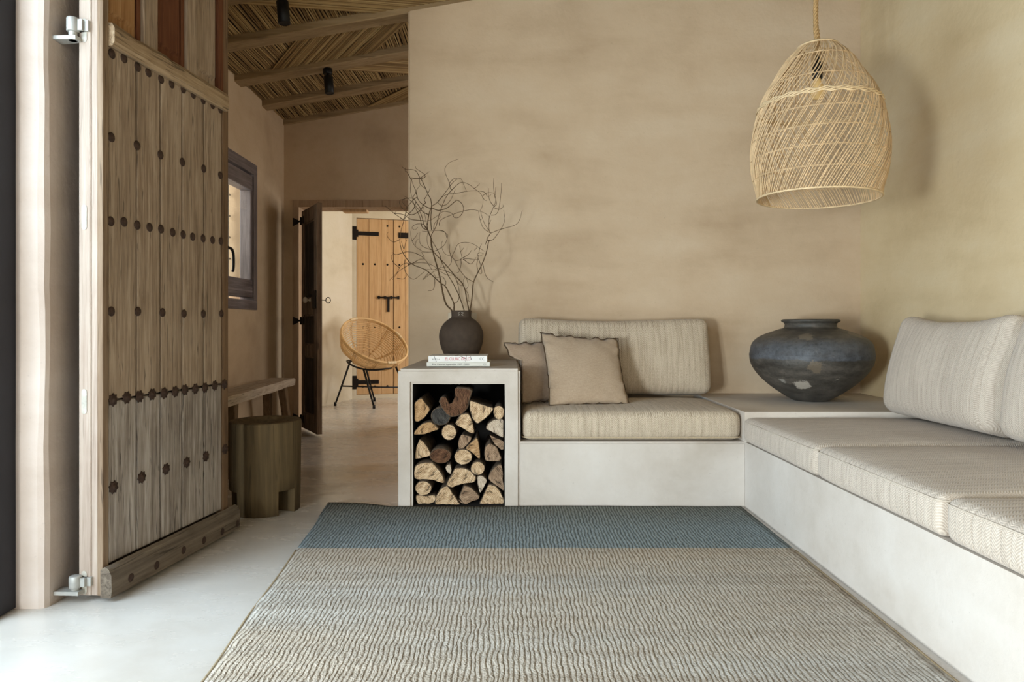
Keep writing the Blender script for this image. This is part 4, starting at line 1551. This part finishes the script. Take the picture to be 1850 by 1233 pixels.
# mid rail with gnawed upper edge
bm = B()
n = 40
ring = []
for k in range(n + 1):
    u = u_st - .002 + (u_fs + .012 - u_st) * k / n
    a = 0.007 * mnoise.noise((u * 9, 1, 0)) + 0.004 * mnoise.noise((u * 40, 2, 0))
    b = 0.003 * mnoise.noise((u * 12, 5, 0))
    fz = 0.003 * mnoise.noise((u * 20, 8, 0))
    ring.append([bm.verts.new(p) for p in ((u, 0.03, zr0 + b), (u, -.018 + fz, zr0 + b), (u, -.026 + fz, zr0 + .015 + b), (u, -.026 + fz, zr1 - .02 + a), (u, -.016 + fz, zr1 - .004 + a), (u, 0.03, zr1 + a))])
for a, b in zip(ring[:-1], ring[1:]):
    for k in range(6):
        bm.faces.new((a[k], a[(k + 1) % 6], b[(k + 1) % 6], b[k]))
bm.faces.new(ring[0][::-1])
bm.faces.new(ring[-1])
obj('mid_rail', bm, 'weathered_rail', door)
# upper panels and muntins
mus = [(duz(250, 50)[0], duz(282, 50)[0]), (duz(330, 80)[0], duz(354, 80)[0])]
for a, b in mus:
    bm = B()
    box(bm, a + .02, b, -0.008, 0.03, zr1 - .01, DTOP - .06)
    bevel(bm, 0.004)
    obj('muntin', bm, 'weathered', door)
    bm = B()
    box(bm, a, a + .019, 0.004, 0.03, zr1 - .01, DTOP - .06)
    bevel(bm, 0.004)
    obj('moulding', bm, 'panel_red', door)
bm = B()
box(bm, u_fs - .035, u_fs - .001, -0.006, 0.03, zr1 - .01, DTOP)
bevel(bm, 0.004)
obj('inner_stile', bm, 'panel_red', door)
bm = B()
box(bm, u_st, u_fs, -0.008, 0.034, DTOP - .06, DTOP)
bevel(bm, 0.004)
obj('top_rail', bm, 'weathered_rail', door)
for (a, b), mt in zip(((u_st + .006, mus[0][0] - .002), (mus[0][1] + .003, mus[1][0] - .002), (mus[1][1] + .003, u_fs - .038)), ('panel_orange', 'panel_red', 'weathered')):
    bm = B()
    box(bm, a, b, 0.014, 0.033, zr1 - .005, DTOP - .055)
    z0 = zr1 + .05
    hexa(bm, ((a + .004, .014, z0 - .014), (b - .004, .014, z0 - .014), (b - .004, .014, DTOP - .07), (a + .004, .014, DTOP - .07))[::-1],
         ((a + .014, .004, z0), (b - .014, .004, z0), (b - .014, .004, DTOP - .085), (a + .014, .004, DTOP - .085))[::-1])
    obj('upper_panel', bm, mt, door)
# kick board
bm = B()
kz0, kz1 = 0.015, 0.118
ring = []
for k in range(31):
    u = -0.012 + (DWID + .045) * k / 30
    a = 0.004 * mnoise.noise((u * 9, 11, 0)) + 0.003 * mnoise.noise((u * 37, 2, 4))
    ring.append([bm.verts.new(p) for p in ((u, 0.0, kz0), (u, -.038, kz0 + a * .3), (u, -.041, kz0 + .02), (u, -.040, kz1 - .03 + a), (u, -.030, kz1 - .008 + a), (u, -.016, kz1 + a * .6), (u, 0.0, kz1 - .01))])
for a, b in zip(ring[:-1], ring[1:]):
    for k in range(7):
        bm.faces.new((a[k], a[(k + 1) % 7], b[(k + 1) % 7], b[k]))
bm.faces.new(ring[0][::-1])
bm.faces.new(ring[-1])
kick = obj('kick_board', bm, 'kick', door)
# studs
bm = B()
lathe(bm, [(0.0165, 0.0), (0.017, 0.0015), (0.013, 0.0038), (0.006, 0.005), (0.0005, 0.0054)], 14, cap1=True)
bmesh.ops.rotate(bm, cent=(0, 0, 0), matrix=Matrix.Rotation(math.radians(90), 3, 'X'), verts=bm.verts[:])
stud0 = obj('stud', bm, 'stud', door)
bm = B()
lathe(bm, [(0.021, 0.0), (0.021, 0.002), (0.017, 0.004), (0.010, 0.0035), (0.009, 0.006), (0.0005, 0.007)], 16, cap1=True)
for v in bm.verts:
    r = math.hypot(v.co.x, v.co.y)
    if r > 0.015:
        a = math.atan2(v.co.y, v.co.x)
        s = 1 + 0.13 * math.cos(8 * a)
        v.co.x *= s
        v.co.y *= s
bmesh.ops.rotate(bm, cent=(0, 0, 0), matrix=Matrix.Rotation(math.radians(90), 3, 'X'), verts=bm.verts[:])
ros0 = obj('rosette_stud', bm, 'stud', door)
rows = [
    (0, [(202, 97), (224, 105), (248.5, 121), (268, 131), (291, 143), (310, 152), (331, 161), (349, 171), (367, 181), (384, 190), (398, 198)]),
    (0, [(201, 248), (247.5, 263), (290, 280), (329.5, 293), (368, 305), (398, 317)]),
    (0, [(200, 400), (224, 401), (248, 407), (270, 411), (291, 414), (312, 420), (331, 424), (348, 428), (367, 431), (384, 434), (399, 436)]),
    (0, [(201, 563), (249, 563), (293.5, 565), (332.5, 567), (367.5, 567.5), (400, 567)]),
    (1, [(204, 723), (229, 719), (252, 717), (275, 713), (296.5, 711), (316.5, 708), (334, 705), (353, 703), (370.5, 701), (388, 697), (404, 695)]),
    (1, [(205, 881), (256, 863), (300, 848), (337.5, 836), (372, 825), (405, 812)]),
]
first = {0: True, 1: True}
for kind, row in rows:
    for px, py in row:
        u, z = duz(px, py)
        u = min(u, DWID - .02)
        src = (stud0, ros0)[kind]
        loc = (u, 0.0005 if u < u_fs else -.0035, z)
        if first[kind]:
            src.location = loc
            first[kind] = False
        else:
            linked(src.name.split('.')[0], src, door, loc, rot=(0, random.uniform(0, 6), 0))
ks = None
for px, py in ((213, 1052), (261, 1029), (311, 1001), (349, 983), (383, 967), (420, 947)):
    u, z = duz(px, py)
    linked('nail_head', stud0, kick, (min(u + .012, DWID + .01), -0.040, z + .012), (0.9, 0.6, 0.9))
# slots in the edge
for px0, py0, py1 in ((158.5, 35, 78), (157.5, 371, 416), (160, 703, 748), (168, 1031, 1075)):
    yy = 2.29
    z1, z0 = CH - (py0 - VY) * yy / F, CH - (py1 - VY) * yy / F
    z0 = max(z0, DBOT + .004)
    bm = B()
    sl = []
    w = 0.0095
    for k in range(9):
        a = math.pi * k / 8
        sl.append((w * math.cos(a), z1 - w + w * math.sin(a)))
    for k in range(9):
        a = math.pi + math.pi * k / 8
        sl.append((w * math.cos(a), z0 + w + w * math.sin(a)))
    f_ = [bm.verts.new((-0.0098, 0.062 + y, z)) for y, z in sl]
    b_2 = [bm.verts.new((-0.004, 0.062 + y, z)) for y, z in sl]
    bm.faces.new(f_)
    for k in range(len(sl)):
        q = (k + 1) % len(sl)
        bm.faces.new((f_[k], f_[q], b_2[q], b_2[k]))
    bm.faces.new(b_2[::-1])
    obj('edge_plate', bm, 'plate', edge)
# pivot hinges
for px, pyt, pym, pyb in ((132, 33, 58, 74), (136.5, 1041, 1062, 1073)):
    yy = 2.275
    zt, zm, zb = [CH - (p - VY) * yy / F for p in (pyt, pym, pyb)]
    c = at(px, 0, yy)
    inv = Matrix.Rotation(-phi, 3, 'Z')
    cl = inv @ Vector((c.x - DA.x, c.y - DA.y, 0))
    bm = B()
    lathe(bm, [(0.018, zm), (0.0195, zm + .003), (0.0195, zt - .003), (0.018, zt), (0.009, zt + .001)], 20, (cl.x, cl.y, 0), cap1=True)
    box(bm, cl.x - .004, cl.x + .03, cl.y - .035, cl.y, zm + .004, zt - .006)
    box(bm, cl.x + .006, cl.x + .03, cl.y - .05, cl.y, zm + .004, zt - .006)
    lathe(bm, [(0.013, zb), (0.013, zm)], 16, (cl.x, cl.y, 0))
    wd = inv @ Vector((-1, 0.12, 0))
    wn = inv @ Vector((0.12, 1, 0))
    a_ = Vector((cl.x, cl.y, 0))
    q = [a_ - wd * .022 - wn * .017, a_ - wd * .022 + wn * .017, a_ + wd * .075 + wn * .024, a_ + wd * .075 - wn * .024]
    hexa(bm, [(p.x, p.y, zb) for p in q], [(p.x, p.y, zb + .012) for p in q])
    obj('hinge', bm, 'zinc', door)

# ------------------------------------------------------------------ dark door in the doorway
HA = Vector((-1.853, 6.087))
hd = Vector((0.517, -0.856))
ph = math.atan2(hd.y, hd.x)
dd = thing('door_3', 'narrow black worn panelled door ajar at the end of the hall', 'door', (HA.x, HA.y, 0), ph, None, 'structure')
# local x along the leaf to its free edge, front face at local y = 0, thickness toward +y
HW, H0, H1 = 0.492, 0.02, 1.945
bm = B()
box(bm, 0, HW, 0.008, 0.040, H0, H1)
for a, b in ((0, 0.085), (HW - .085, HW)):
    box(bm, a, b, 0, 0.045, H0, H1)
for z0, z1 in ((H0, 0.16), (0.66, 0.76), (1.02, 1.16), (H1 - .12, H1)):
    box(bm, 0.085, HW - .085, 0.001, 0.044, z0, z1)
bevel(bm, 0.003, 1)
obj('leaf', bm, 'dark_frame_wood', dd)
for z0, z1 in ((0.17, 0.65), (0.77, 1.01), (1.17, H1 - .13)):
    bm = B()
    hexa(bm, ((0.095, .0085, z0), (HW - .095, .0085, z0), (HW - .095, .0085, z1), (0.095, .0085, z1)),
         ((0.125, .001, z0 + .03), (HW - .125, .001, z0 + .03), (HW - .125, .001, z1 - .03), (0.125, .001, z1 - .03)))
    obj('door_panel', bm, 'dark_door', dd)
bm = B()
box(bm, HW, HW + .006, 0.001, 0.044, H0, H1 + .004)
bevel(bm, 0.002, 1)
obj('edge_lipping', bm, 'dark_edge', dd)
bm = B()
lathe(bm, [(0.020, 0.0), (0.020, 0.004), (0.009, 0.008), (0.009, 0.022), (0.022, 0.03), (0.027, 0.042), (0.022, 0.054), (0.008, 0.06)], 18, cap1=True)
bmesh.ops.rotate(bm, cent=(0, 0, 0), matrix=Matrix.Rotation(math.radians(90), 3, 'X'), verts=bm.verts[:])
shift(bm, (HW - .20, 0.0, 1.145))
obj('knob', bm, 'porcelain', dd)
bm = B()
box(bm, HW - .10, HW - .005, -0.012, 0.0, 1.07, 1.22)
bevel(bm, 0.003, 1)
lk = obj('lock', bm, 'iron', dd)
bm = B()
sweep(bm, [(HW - .03, 0.044, 1.14), (HW - .03, 0.085, 1.14)], 0.004, 6)
sweep(bm, [(HW - .03 + 0.0, 0.085 + .020 + .020 * math.cos(a), 1.14 + .024 * math.sin(a)) for a in [2 * math.pi * k / 16 for k in range(16)]], 0.0035, 6, closed=True)
obj('key', bm, 'iron', dd)
inv = Matrix.Rotation(-ph, 3, 'Z')


def dloc(x, y):
    p = inv @ Vector((x - HA.x, y - HA.y, 0))
    return (p.x, p.y)


for z in (1.86, 0.97, 0.10):
    bm = B()
    hexa(bm, ((0.002, -.006, z - .016), (0.09, -.006, z - .034), (0.09, -.0005, z - .034), (0.002, -.0005, z - .016)),
         ((0.002, -.006, z + .016), (0.09, -.006, z + .034), (0.09, -.0005, z + .034), (0.002, -.0005, z + .016)))
    lathe(bm, [(0.008, z - .034), (0.008, z + .034)], 10, (0, -.006, 0), cap1=True)
    q = [dloc(-1.945, 6.134), dloc(-1.899, 6.134), dloc(-1.899, 6.141), dloc(-1.945, 6.141)]
    hs = (0.038, 0.016, 0.016, 0.038)
    hexa(bm, [(a, b, z - h) for (a, b), h in zip(q, hs)], [(a, b, z + h) for (a, b), h in zip(q, hs)])
    a, b = dloc(-1.90, 6.137)
    sweep(bm, [(a, b, z), (0, -.006, z)], 0.009, 8)
    obj('strap_hinge', bm, 'iron', dd)

# ------------------------------------------------------------------ honey pine door in the far room
pe = math.atan2(ed.y, ed.x)
p0 = EA + ed * (DU0 + .004) - en * 0.02
pd = thing('door_4', 'honey coloured plank double door with black iron fittings in the far room', 'door', (p0.x, p0.y, 0.047), pe, None, 'structure')
PW, PH = DU1 - DU0 - .008, DT - 0.052
xs = [0, 0.155, 0.305, 0.465, 0.470, 0.63, 0.79, PW]
bm = B()
box(bm, 0.004, PW - .004, 0.046, 0.06, 0, PH)
obj('back_board', bm, 'core', pd)
for a, b in ((0, 0.155), (0.155, 0.31), (0.31, 0.464), (0.470, 0.625), (0.625, 0.78), (0.78, PW)):
    bm = B()
    box(bm, a + .0015, b - .0015, 0, 0.045, 0, PH)
    bevel(bm, 0.004, 1)
    obj('plank', bm, 'pine', pd)
for z, wv in ((2.06, 0.06), (0.16, 0.06)):
    bm = B()
    box(bm, -0.055, -0.004, -0.028, -0.012, z - .085, z + .085)
    box(bm, -0.01, 0.02, -0.016, -0.002, z - .045, z + .045)
    box(bm, 0.015, 0.28, -0.010, -0.002, z - .024, z + .024)
    obj('strap_hinge', bm, 'iron', pd)
bm = B()
box(bm, PW - .27, PW - .02, -0.010, -0.002, 2.03, 2.08)
box(bm, PW - .40, PW - .25, -0.012, -0.002, 2.02, 2.09)
obj('strap_hinge', bm, 'iron', pd)
bm = B()
sweep(bm, [(0.26, -.018, 1.245), (0.54, -.018, 1.245)], 0.010, 8)
box(bm, 0.385, 0.415, -0.02, -0.006, 1.06, 1.24)
for x in (0.28, 0.36, 0.44, 0.53):
    box(bm, x - .012, x + .012, -0.026, -0.002, 1.225, 1.265)
obj('bolt', bm, 'iron', pd)
bm = B()
sweep(bm, [(0.70, -.004, 1.13), (0.70, -.05, 1.13)], 0.012, 8)
box(bm, 0.685, 0.715, -0.006, -0.001, 1.06, 1.20)
obj('latch', bm, 'iron', pd)
bm = B()
lathe(bm, [(0.014, 0), (0.010, 0.006), (0.001, 0.009)], 10, cap1=True)
bmesh.ops.rotate(bm, cent=(0, 0, 0), matrix=Matrix.Rotation(math.radians(90), 3, 'X'), verts=bm.verts[:])
n0 = obj('nail_head', bm, 'iron', pd)
firstn = True
for z in (2.17, 1.67, 0.86, 0.10):
    for x in (0.08, 0.23, 0.39, 0.545, 0.70, 0.85):
        if z > 2.1 and x < 0.35:
            continue
        if firstn:
            n0.location = (x, 0.0005, z)
            firstn = False
        else:
            linked('nail_head', n0, pd, (x, 0.0005, z))

# ------------------------------------------------------------------ rattan chair
cc = Vector((-1.60, 7.93, 0))
ch = thing('rattan_chair', 'rattan bucket armchair on black metal legs in the far room', 'chair', cc)
A = Vector((0.446, -0.45, 0.777)).normalized()
E1 = Vector((0.87, 0.0, -0.5))
E1 = (E1 - A * E1.dot(A)).normalized()
E2 = A.cross(E1).normalized()
C0 = Vector((0.02, 0.0, 0.765))
RR, DPT = 0.40, 0.30


def bowl(a, s):
    """s 0 at the rim, 1 at the bottom"""
    r = RR * math.sqrt(max(0.0, 1 - s ** 1.9)) if s < 1 else 0
    hi = 1.0 + 0.06 * math.cos(a)
    return C0 + (E1 * math.cos(a) * hi + E2 * math.sin(a)) * r - A * (DPT * s)


bm = B()
for k in range(1, 17):
    s = 0.985 * (k / 16.0) ** 0.9
    sweep(bm, [bowl(2 * math.pi * j / 44, s) for j in range(44)], 0.0054, 6, closed=True)
obj('woven_seat', bm, 'cane', ch)
for off, nm in ((0.0, 'rim'), (0.035, 'rim')):
    bm = B()
    sweep(bm, [bowl(2 * math.pi * j / 56, off) + A * (.006 if off == 0 else 0) for j in range(56)], 0.0125 if off == 0 else 0.009, 8, closed=True)
    obj(nm, bm, 'cane', ch)
for q in range(10):
    a = 2 * math.pi * (q + .35) / 10
    bm = B()
    for d in (-0.035, 0.035):
        pts = [bowl(a + d * (1 - .2 * s), s) - A * 0.010 * s + (bowl(a, s) - C0).normalized() * .008 for s in [0.02 + .93 * k / 14 for k in range(15)]]
        sweep(bm, pts, 0.0055, 6)
    obj('rib', bm, 'cane', ch)
for a0 in (-0.75, 0.95, 2.6):
    bm = B()
    pts = [bowl(a0 + 0.28 * k / 12, 0) + A * .006 for k in range(13)]
    sweep(bm, pts, 0.0165, 8)
    obj('binding', bm, 'rattan_band', ch)
ringc = Vector((0.0, 0.03, 0.475))
bm = B()
rp = []
for k in range(40):
    a = 2 * math.pi * k / 40
    rp.append(ringc + Vector((0.285 * math.cos(a), 0.26 * math.sin(a), 0.03 * math.cos(2 * a) - .015 + 0.03 * -math.cos(a))))
sweep(bm, rp, 0.011, 8, closed=True)
obj('frame_ring', bm, 'black', ch)
feet = [Vector((-2.01, 7.88, 0)) - cc, Vector((-1.512, 7.63, 0)) - cc, Vector((-1.655, 8.38, 0)) - cc, Vector((-1.16, 8.10, 0)) - cc]
ia = [18, 29, 13, 3]
for ft, k in zip(feet, ia):
    bm = B()
    tp = rp[k]
    ft.z = 0.014
    sweep(bm, [tp, tp.lerp(ft, .5), ft], [0.012, 0.0115, 0.0105], 8)
    lg = obj('leg', bm, 'black', ch)
    bm = B()
    sweep(bm, [ft + Vector((0, 0, .03)), ft + Vector((0, 0, -.013))], [.015, .016], 8)
    obj('foot_cap', bm, 'black', lg)
mids = [rp[k].lerp(ft, .58) for ft, k in zip(feet, ia)]
for i, j in ((0, 3), (1, 2)):
    bm = B()
    sweep(bm, [mids[i], (mids[i] + mids[j]) / 2 + Vector((0, 0, 0.004 if i else -.004)), mids[j]], 0.0085, 8)
    obj('stretcher', bm, 'black', ch)

# ------------------------------------------------------------------ grey wooden bench
bz = 0.50
f0, f1 = Vector((-1.742, 5.55, 0)), Vector((-1.655, 4.0, 0))     # front edge far -> near
wv = Vector((-0.205, 0.0, 0))
bn = thing('wooden_bench', 'low rough grey plank bench on splayed legs against the hall wall', 'bench', ((f0.x + f1.x) / 2, (f0.y + f1.y) / 2, 0))
bo_ = Vector(bn.location)
bm = B()
N = 30
rings = []
for k in range(N + 1):
    s = k / N
    p = f0.lerp(f1, s)
    a = 0.008 * mnoise.noise((s * 9, 0, 0)) + 0.004 * mnoise.noise((s * 30, 1, 0))
    b = 0.006 * mnoise.noise((s * 7, 4, 0))
    zt = bz + 0.004 * mnoise.noise((s * 6, 9, 0))
    zb = bz - 0.056 + 0.006 * mnoise.noise((s * 8, 2, 2))
    ring = [(p.x + a, zb), (p.x + a + .004, zt - .012), (p.x + a - .008, zt), (p.x + wv.x + b + .01, zt + .002), (p.x + wv.x + b, zt - .014), (p.x + wv.x + b + .008, zb)]
    rings.append([bm.verts.new((x - bo_.x, p.y - bo_.y, z)) for x, z in ring])
for a, b in zip(rings[:-1], rings[1:]):
    for k in range(6):
        bm.faces.new((a[k], a[(k + 1) % 6], b[(k + 1) % 6], b[k]))
bm.faces.new(rings[0][::-1])
bm.faces.new(rings[-1])
obj('seat', bm, 'bench_wood', bn)
for s, sy in ((0.14, 0.10), (0.86, -0.10)):
    for side in (0, 1):
        p = f0.lerp(f1, s) + wv * (0.22 if side == 0 else 0.78)
        q = p + Vector((0.03 if side == 0 else -0.03, sy, 0))
        bm = B()
        w = 0.024
        hexa(bm, [(q.x + dx - bo_.x, q.y + dy - bo_.y, 0.001) for dx, dy in ((-w, -w), (w, -w), (w, w), (-w, w))],
             [(p.x + dx * 1.25 - bo_.x, p.y + dy * 1.25 - bo_.y, bz - .05) for dx, dy in ((-w, -w), (w, -w), (w, w), (-w, w))])
        bevel(bm, 0.004, 1)
        obj('leg', bm, 'bench_leg', bn)

# ------------------------------------------------------------------ log stool
sc_ = Vector((-1.226, 3.435, 0))
R = 0.172
footc = [math.radians(x) for x in (-84, 17, 146)]
fhw = math.radians(35)
seg = 144
bm = B()


def is_foot(a):
    for c in footc:
        d = (a - c + math.pi) % (2 * math.pi) - math.pi
        if abs(d) < fhw:
            return True
    return False


def rad_at(a, z):
    r = R * (1 + 0.018 * mnoise.noise((math.cos(a) * 1.3, math.sin(a) * 1.3, z * 2.5)))
    return r * (1.0 + 0.02 * (z / .45 - .5))


zc = 0.118
lv = [zc, 0.2, 0.3, 0.4, 0.436, 0.446, 0.450]
sh = [1, 1, 1, 1, 1, 0.99, 0.97]
rings = []
for z, s in zip(lv, sh):
    rings.append([bm.verts.new((rad_at(2 * math.pi * k / seg, z) * s * math.cos(2 * math.pi * k / seg), rad_at(2 * math.pi * k / seg, z) * s * math.sin(2 * math.pi * k / seg), z)) for k in range(seg)])
for rr_, zz in ((0.80, 0.448), (0.70, 0.440), (0.4, 0.430), (0.1, 0.428)):
    rings.append([bm.verts.new((R * rr_ * math.cos(2 * math.pi * k / seg), R * rr_ * math.sin(2 * math.pi * k / seg), zz)) for k in range(seg)])
for a, b in zip(rings[:-1], rings[1:]):
    for k in range(seg):
        f = bm.faces.new((a[k], a[(k + 1) % seg], b[(k + 1) % seg], b[k]))
        f.smooth = True
bm.faces.new(rings[-1])
# feet and the underside
ri = 0.075
inn = [bm.verts.new((ri * math.cos(2 * math.pi * k / seg), ri * math.sin(2 * math.pi * k / seg), zc)) for k in range(seg)]
lo = {}
for k in range(seg):
    a = 2 * math.pi * k / seg
    for nm, r_, in (('o', rad_at(a, 0)), ('i', ri)):
        lo[(nm, k)] = None
run = [is_foot(2 * math.pi * (k + .5) / seg) for k in range(seg)]


def lov(nm, k):
    k %= seg
    if lo[(nm, k)] is None:
        a = 2 * math.pi * k / seg
        r_ = rad_at(a, 0) * .985 if nm == 'o' else ri
        lo[(nm, k)] = bm.verts.new((r_ * math.cos(a), r_ * math.sin(a), 0.001))
    return lo[(nm, k)]


for k in range(seg):
    q = (k + 1) % seg
    if run[k]:
        f = bm.faces.new((lov('o', k), lov('o', q), rings[0][q], rings[0][k]))
        f.smooth = True
        bm.faces.new((lov('i', q), lov('i', k), inn[k], inn[q]))
        bm.faces.new((lov('o', q), lov('o', k), lov('i', k), lov('i', q)))
        if not run[k - 1]:
            bm.faces.new((lov('o', k), rings[0][k], inn[k], lov('i', k)))
        if not run[(k + 1) % seg]:
            bm.faces.new((lov('o', q), lov('i', q), inn[q], rings[0][q]))
    else:
        bm.faces.new((rings[0][k], rings[0][q], inn[q], inn[k]))
bm.faces.new(inn)
o = obj('log_stool', bm, 'stump', None, sc_)
tag(o, 'round brown tree trunk stool with notched feet beside the open studded door', 'stool')

# ------------------------------------------------------------------ spotlights
for px, y0, lab in ((592, 5.10, 'small black cylinder spotlight over the hall, hanging lower in the view'),
                    (509, 3.94, 'larger black cylinder spotlight cut by the top edge of the view')):
    x = (px - VX) * y0 / F
    zb = rz(x) - 0.062
    t = thing('spotlight', lab, 'lamp', (x, y0, zb), 0, 'ceiling spotlights')
    bm = B()
    lathe(bm, [(0.032, -0.042), (0.034, -0.040), (0.034, 0.0)], 24, cap1=True)
    obj('mount', bm, 'black', t)
    bm = B()
    lathe(bm, [(0.010, -0.065), (0.010, -0.040)], 12, cap1=True)
    obj('swivel', bm, 'black', t)
    bm = B()
    lathe(bm, [(0.026, -0.120), (0.030, -0.124), (0.0345, -0.122), (0.0345, 0.002), (0.030, 0.004)], 28, cap1=True)
    bmesh.ops.rotate(bm, cent=(0, 0, 0), matrix=Matrix.Rotation(math.radians(-5), 3, 'Y'), verts=bm.verts[:])
    shift(bm, (0.004, 0, -0.062))
    obj('lamp_body', bm, 'black', t)

# ------------------------------------------------------------------ pendant lamp
PY = 3.1
PC = Vector(((1477 - VX) * PY / F, PY, 1.50))
pt = thing('pendant_lamp', 'bell shaped woven rattan pendant lamp hanging on a jute rope in the corner', 'lamp', PC)
LP = [(0.256, 0.0), (0.267, 0.055), (0.28, 0.104), (0.289, 0.169), (0.288, 0.251), (0.277, 0.332), (0.260, 0.406), (0.232, 0.479), (0.197, 0.536), (0.145, 0.622), (0.103, 0.668), (0.073, 0.695)]
lc = catmull([(r, 0, z) for r, z in LP], 8)
TILT = Matrix.Rotation(math.radians(1.2), 3, 'Y')


def lrad(z):
    for a, b in zip(lc[:-1], lc[1:]):
        if a.z <= z <= b.z:
            s = (z - a.z) / (b.z - a.z + 1e-9)
            return a.x + (b.x - a.x) * s
    return lc[-1].x if z > 0.5 else lc[0].x


def lpt(a, z, off=0.0):
    r = lrad(z) + off
    p = Vector((r * math.cos(a), r * math.sin(a), z))
    k = max(0.0, 1 - z / 0.695)
    return p.lerp(TILT @ p, k) if k > 0 else p


rnd = random.Random(5)
ZH = 0.415
bm = B()
nlow = 138
for k in range(nlow):
    a0 = 2 * math.pi * k / nlow + rnd.uniform(-.012, .012)
    tw = 0.84 + rnd.uniform(-.05, .05)
    pts = [lpt(a0 + tw * s, ZH * s, 0.002 * math.sin(s * 9 + k)) for s in [j / 12 for j in range(13)]]
    sweep(bm, pts, rnd.uniform(0.0019, 0.0027), 5, caps=False)
for k in range(0):
    a0 = 2 * math.pi * k / 48 + rnd.uniform(-.03, .03)
    tw = -0.42 + rnd.uniform(-.05, .05)
    pts = [lpt(a0 + tw * s, ZH * s, -0.006) for s in [j / 10 for j in range(11)]]
    sweep(bm, pts, rnd.uniform(0.0014, 0.002), 5, caps=False)
obj('lower_weave', bm, 'rattan', pt)
bm = B()
nup = 84
for k in range(nup):
    a0 = 2 * math.pi * k / nup + rnd.uniform(-.02, .02)
    tw = 0.62 + rnd.uniform(-.06, .06)
    pts = [lpt(a0 + tw * s, ZH + (0.695 - ZH) * s, 0.002 * math.sin(s * 7 + k)) for s in [j / 10 for j in range(11)]]
    sweep(bm, pts, rnd.uniform(0.0023, 0.0031), 5, caps=False)
obj('upper_weave', bm, 'rattan', pt)


def hoop(z, r, off=0.0, n=64, wav=0.0):
    return [lpt(2 * math.pi * j / n, min(0.695, max(0, z + wav * math.sin(j * 2.4))), off) for j in range(n)]


for zz, rr_ in ((0.09, .0013), (0.175, .0013), (0.26, .0013), (0.345, .0013), (0.50, .0013), (0.615, .002)):
    bm = B()
    sweep(bm, hoop(zz, 0, 0.002), rr_, 5, closed=True)
    sweep(bm, hoop(zz + .004, 0, -0.002), rr_, 5, closed=True)
    obj('hoop', bm, 'rattan', pt)
for zz, nm in ((ZH, 'shoulder_band'), (0.0, 'bottom_rim'), (0.690, 'top_rim')):
    bm = B()
    for j in range(4):
        n = 90
        pts = []
        for q in range(n):
            a = 2 * math.pi * q / n
            z = zz + 0.004 * math.sin(a * 22 + j * math.pi / 2) + (0.005 * (j - 1.5) if zz == ZH else 0.0)
            pts.append(lpt(a, min(0.695, max(0.0, z)), 0.004 + 0.003 * math.cos(a * 22 + j * math.pi / 2)))
        sweep(bm, pts, 0.003, 5, closed=True)
    obj(nm, bm, 'rattan_band', pt)
bm = B()
for a in (0.4, 0.4 + 2 * math.pi / 3, 0.4 + 4 * math.pi / 3):
    sweep(bm, [(0.073 * math.cos(a), 0.073 * math.sin(a), 0.69), (0, 0, 0.69)], 0.003, 5)
obj('spider', bm, 'rattan', pt)
bm = B()
lathe(bm, [(0.020, 0.545), (0.0215, 0.55), (0.0215, 0.61), (0.012, 0.622), (0.006, 0.66)], 18, cap1=True)
obj('bulb_holder', bm, 'black', pt)
bm = B()
lathe(bm, [(0.001, 0.45), (0.022, 0.455), (0.031, 0.478), (0.028, 0.505), (0.014, 0.535), (0.013, 0.548)], 18)
obj('bulb', bm, 'bulb', pt)
ztop = rz(PC.x) - PC.z - .005
bm = B()
for j in range(3):
    pts = []
    n = int((ztop - 0.655) / 0.006)
    for q in range(n + 1):
        z = 0.655 + (ztop - 0.655) * q / n
        a = z * 2 * math.pi / 0.05 + j * 2 * math.pi / 3
        w = 0.0055 if z > 0.78 else 0.0075
        sway = 0.012 * math.sin((z - 0.69) * 9) * math.exp(-(z - 0.69) * 2) * min(1, max(0, (z - 0.69) * 12))
        pts.append((w * math.cos(a) + sway * -1, w * math.sin(a), z))
    sweep(bm, pts, 0.0065 if True else 0, 6)
obj('rope', bm, 'rope', pt)

# lettering as plain meshes
bpy.context.view_layer.update()
dg = bpy.context.evaluated_depsgraph_get()
for o in TEXTS:
    me = bpy.data.meshes.new_from_object(o.evaluated_get(dg))
    n = bpy.data.objects.new('spine_title', me)
    COL.objects.link(n)
    n.parent = o.parent
    n.location = o.location
    n.rotation_euler = o.rotation_euler
    n.scale = o.scale
    bpy.data.objects.remove(o)
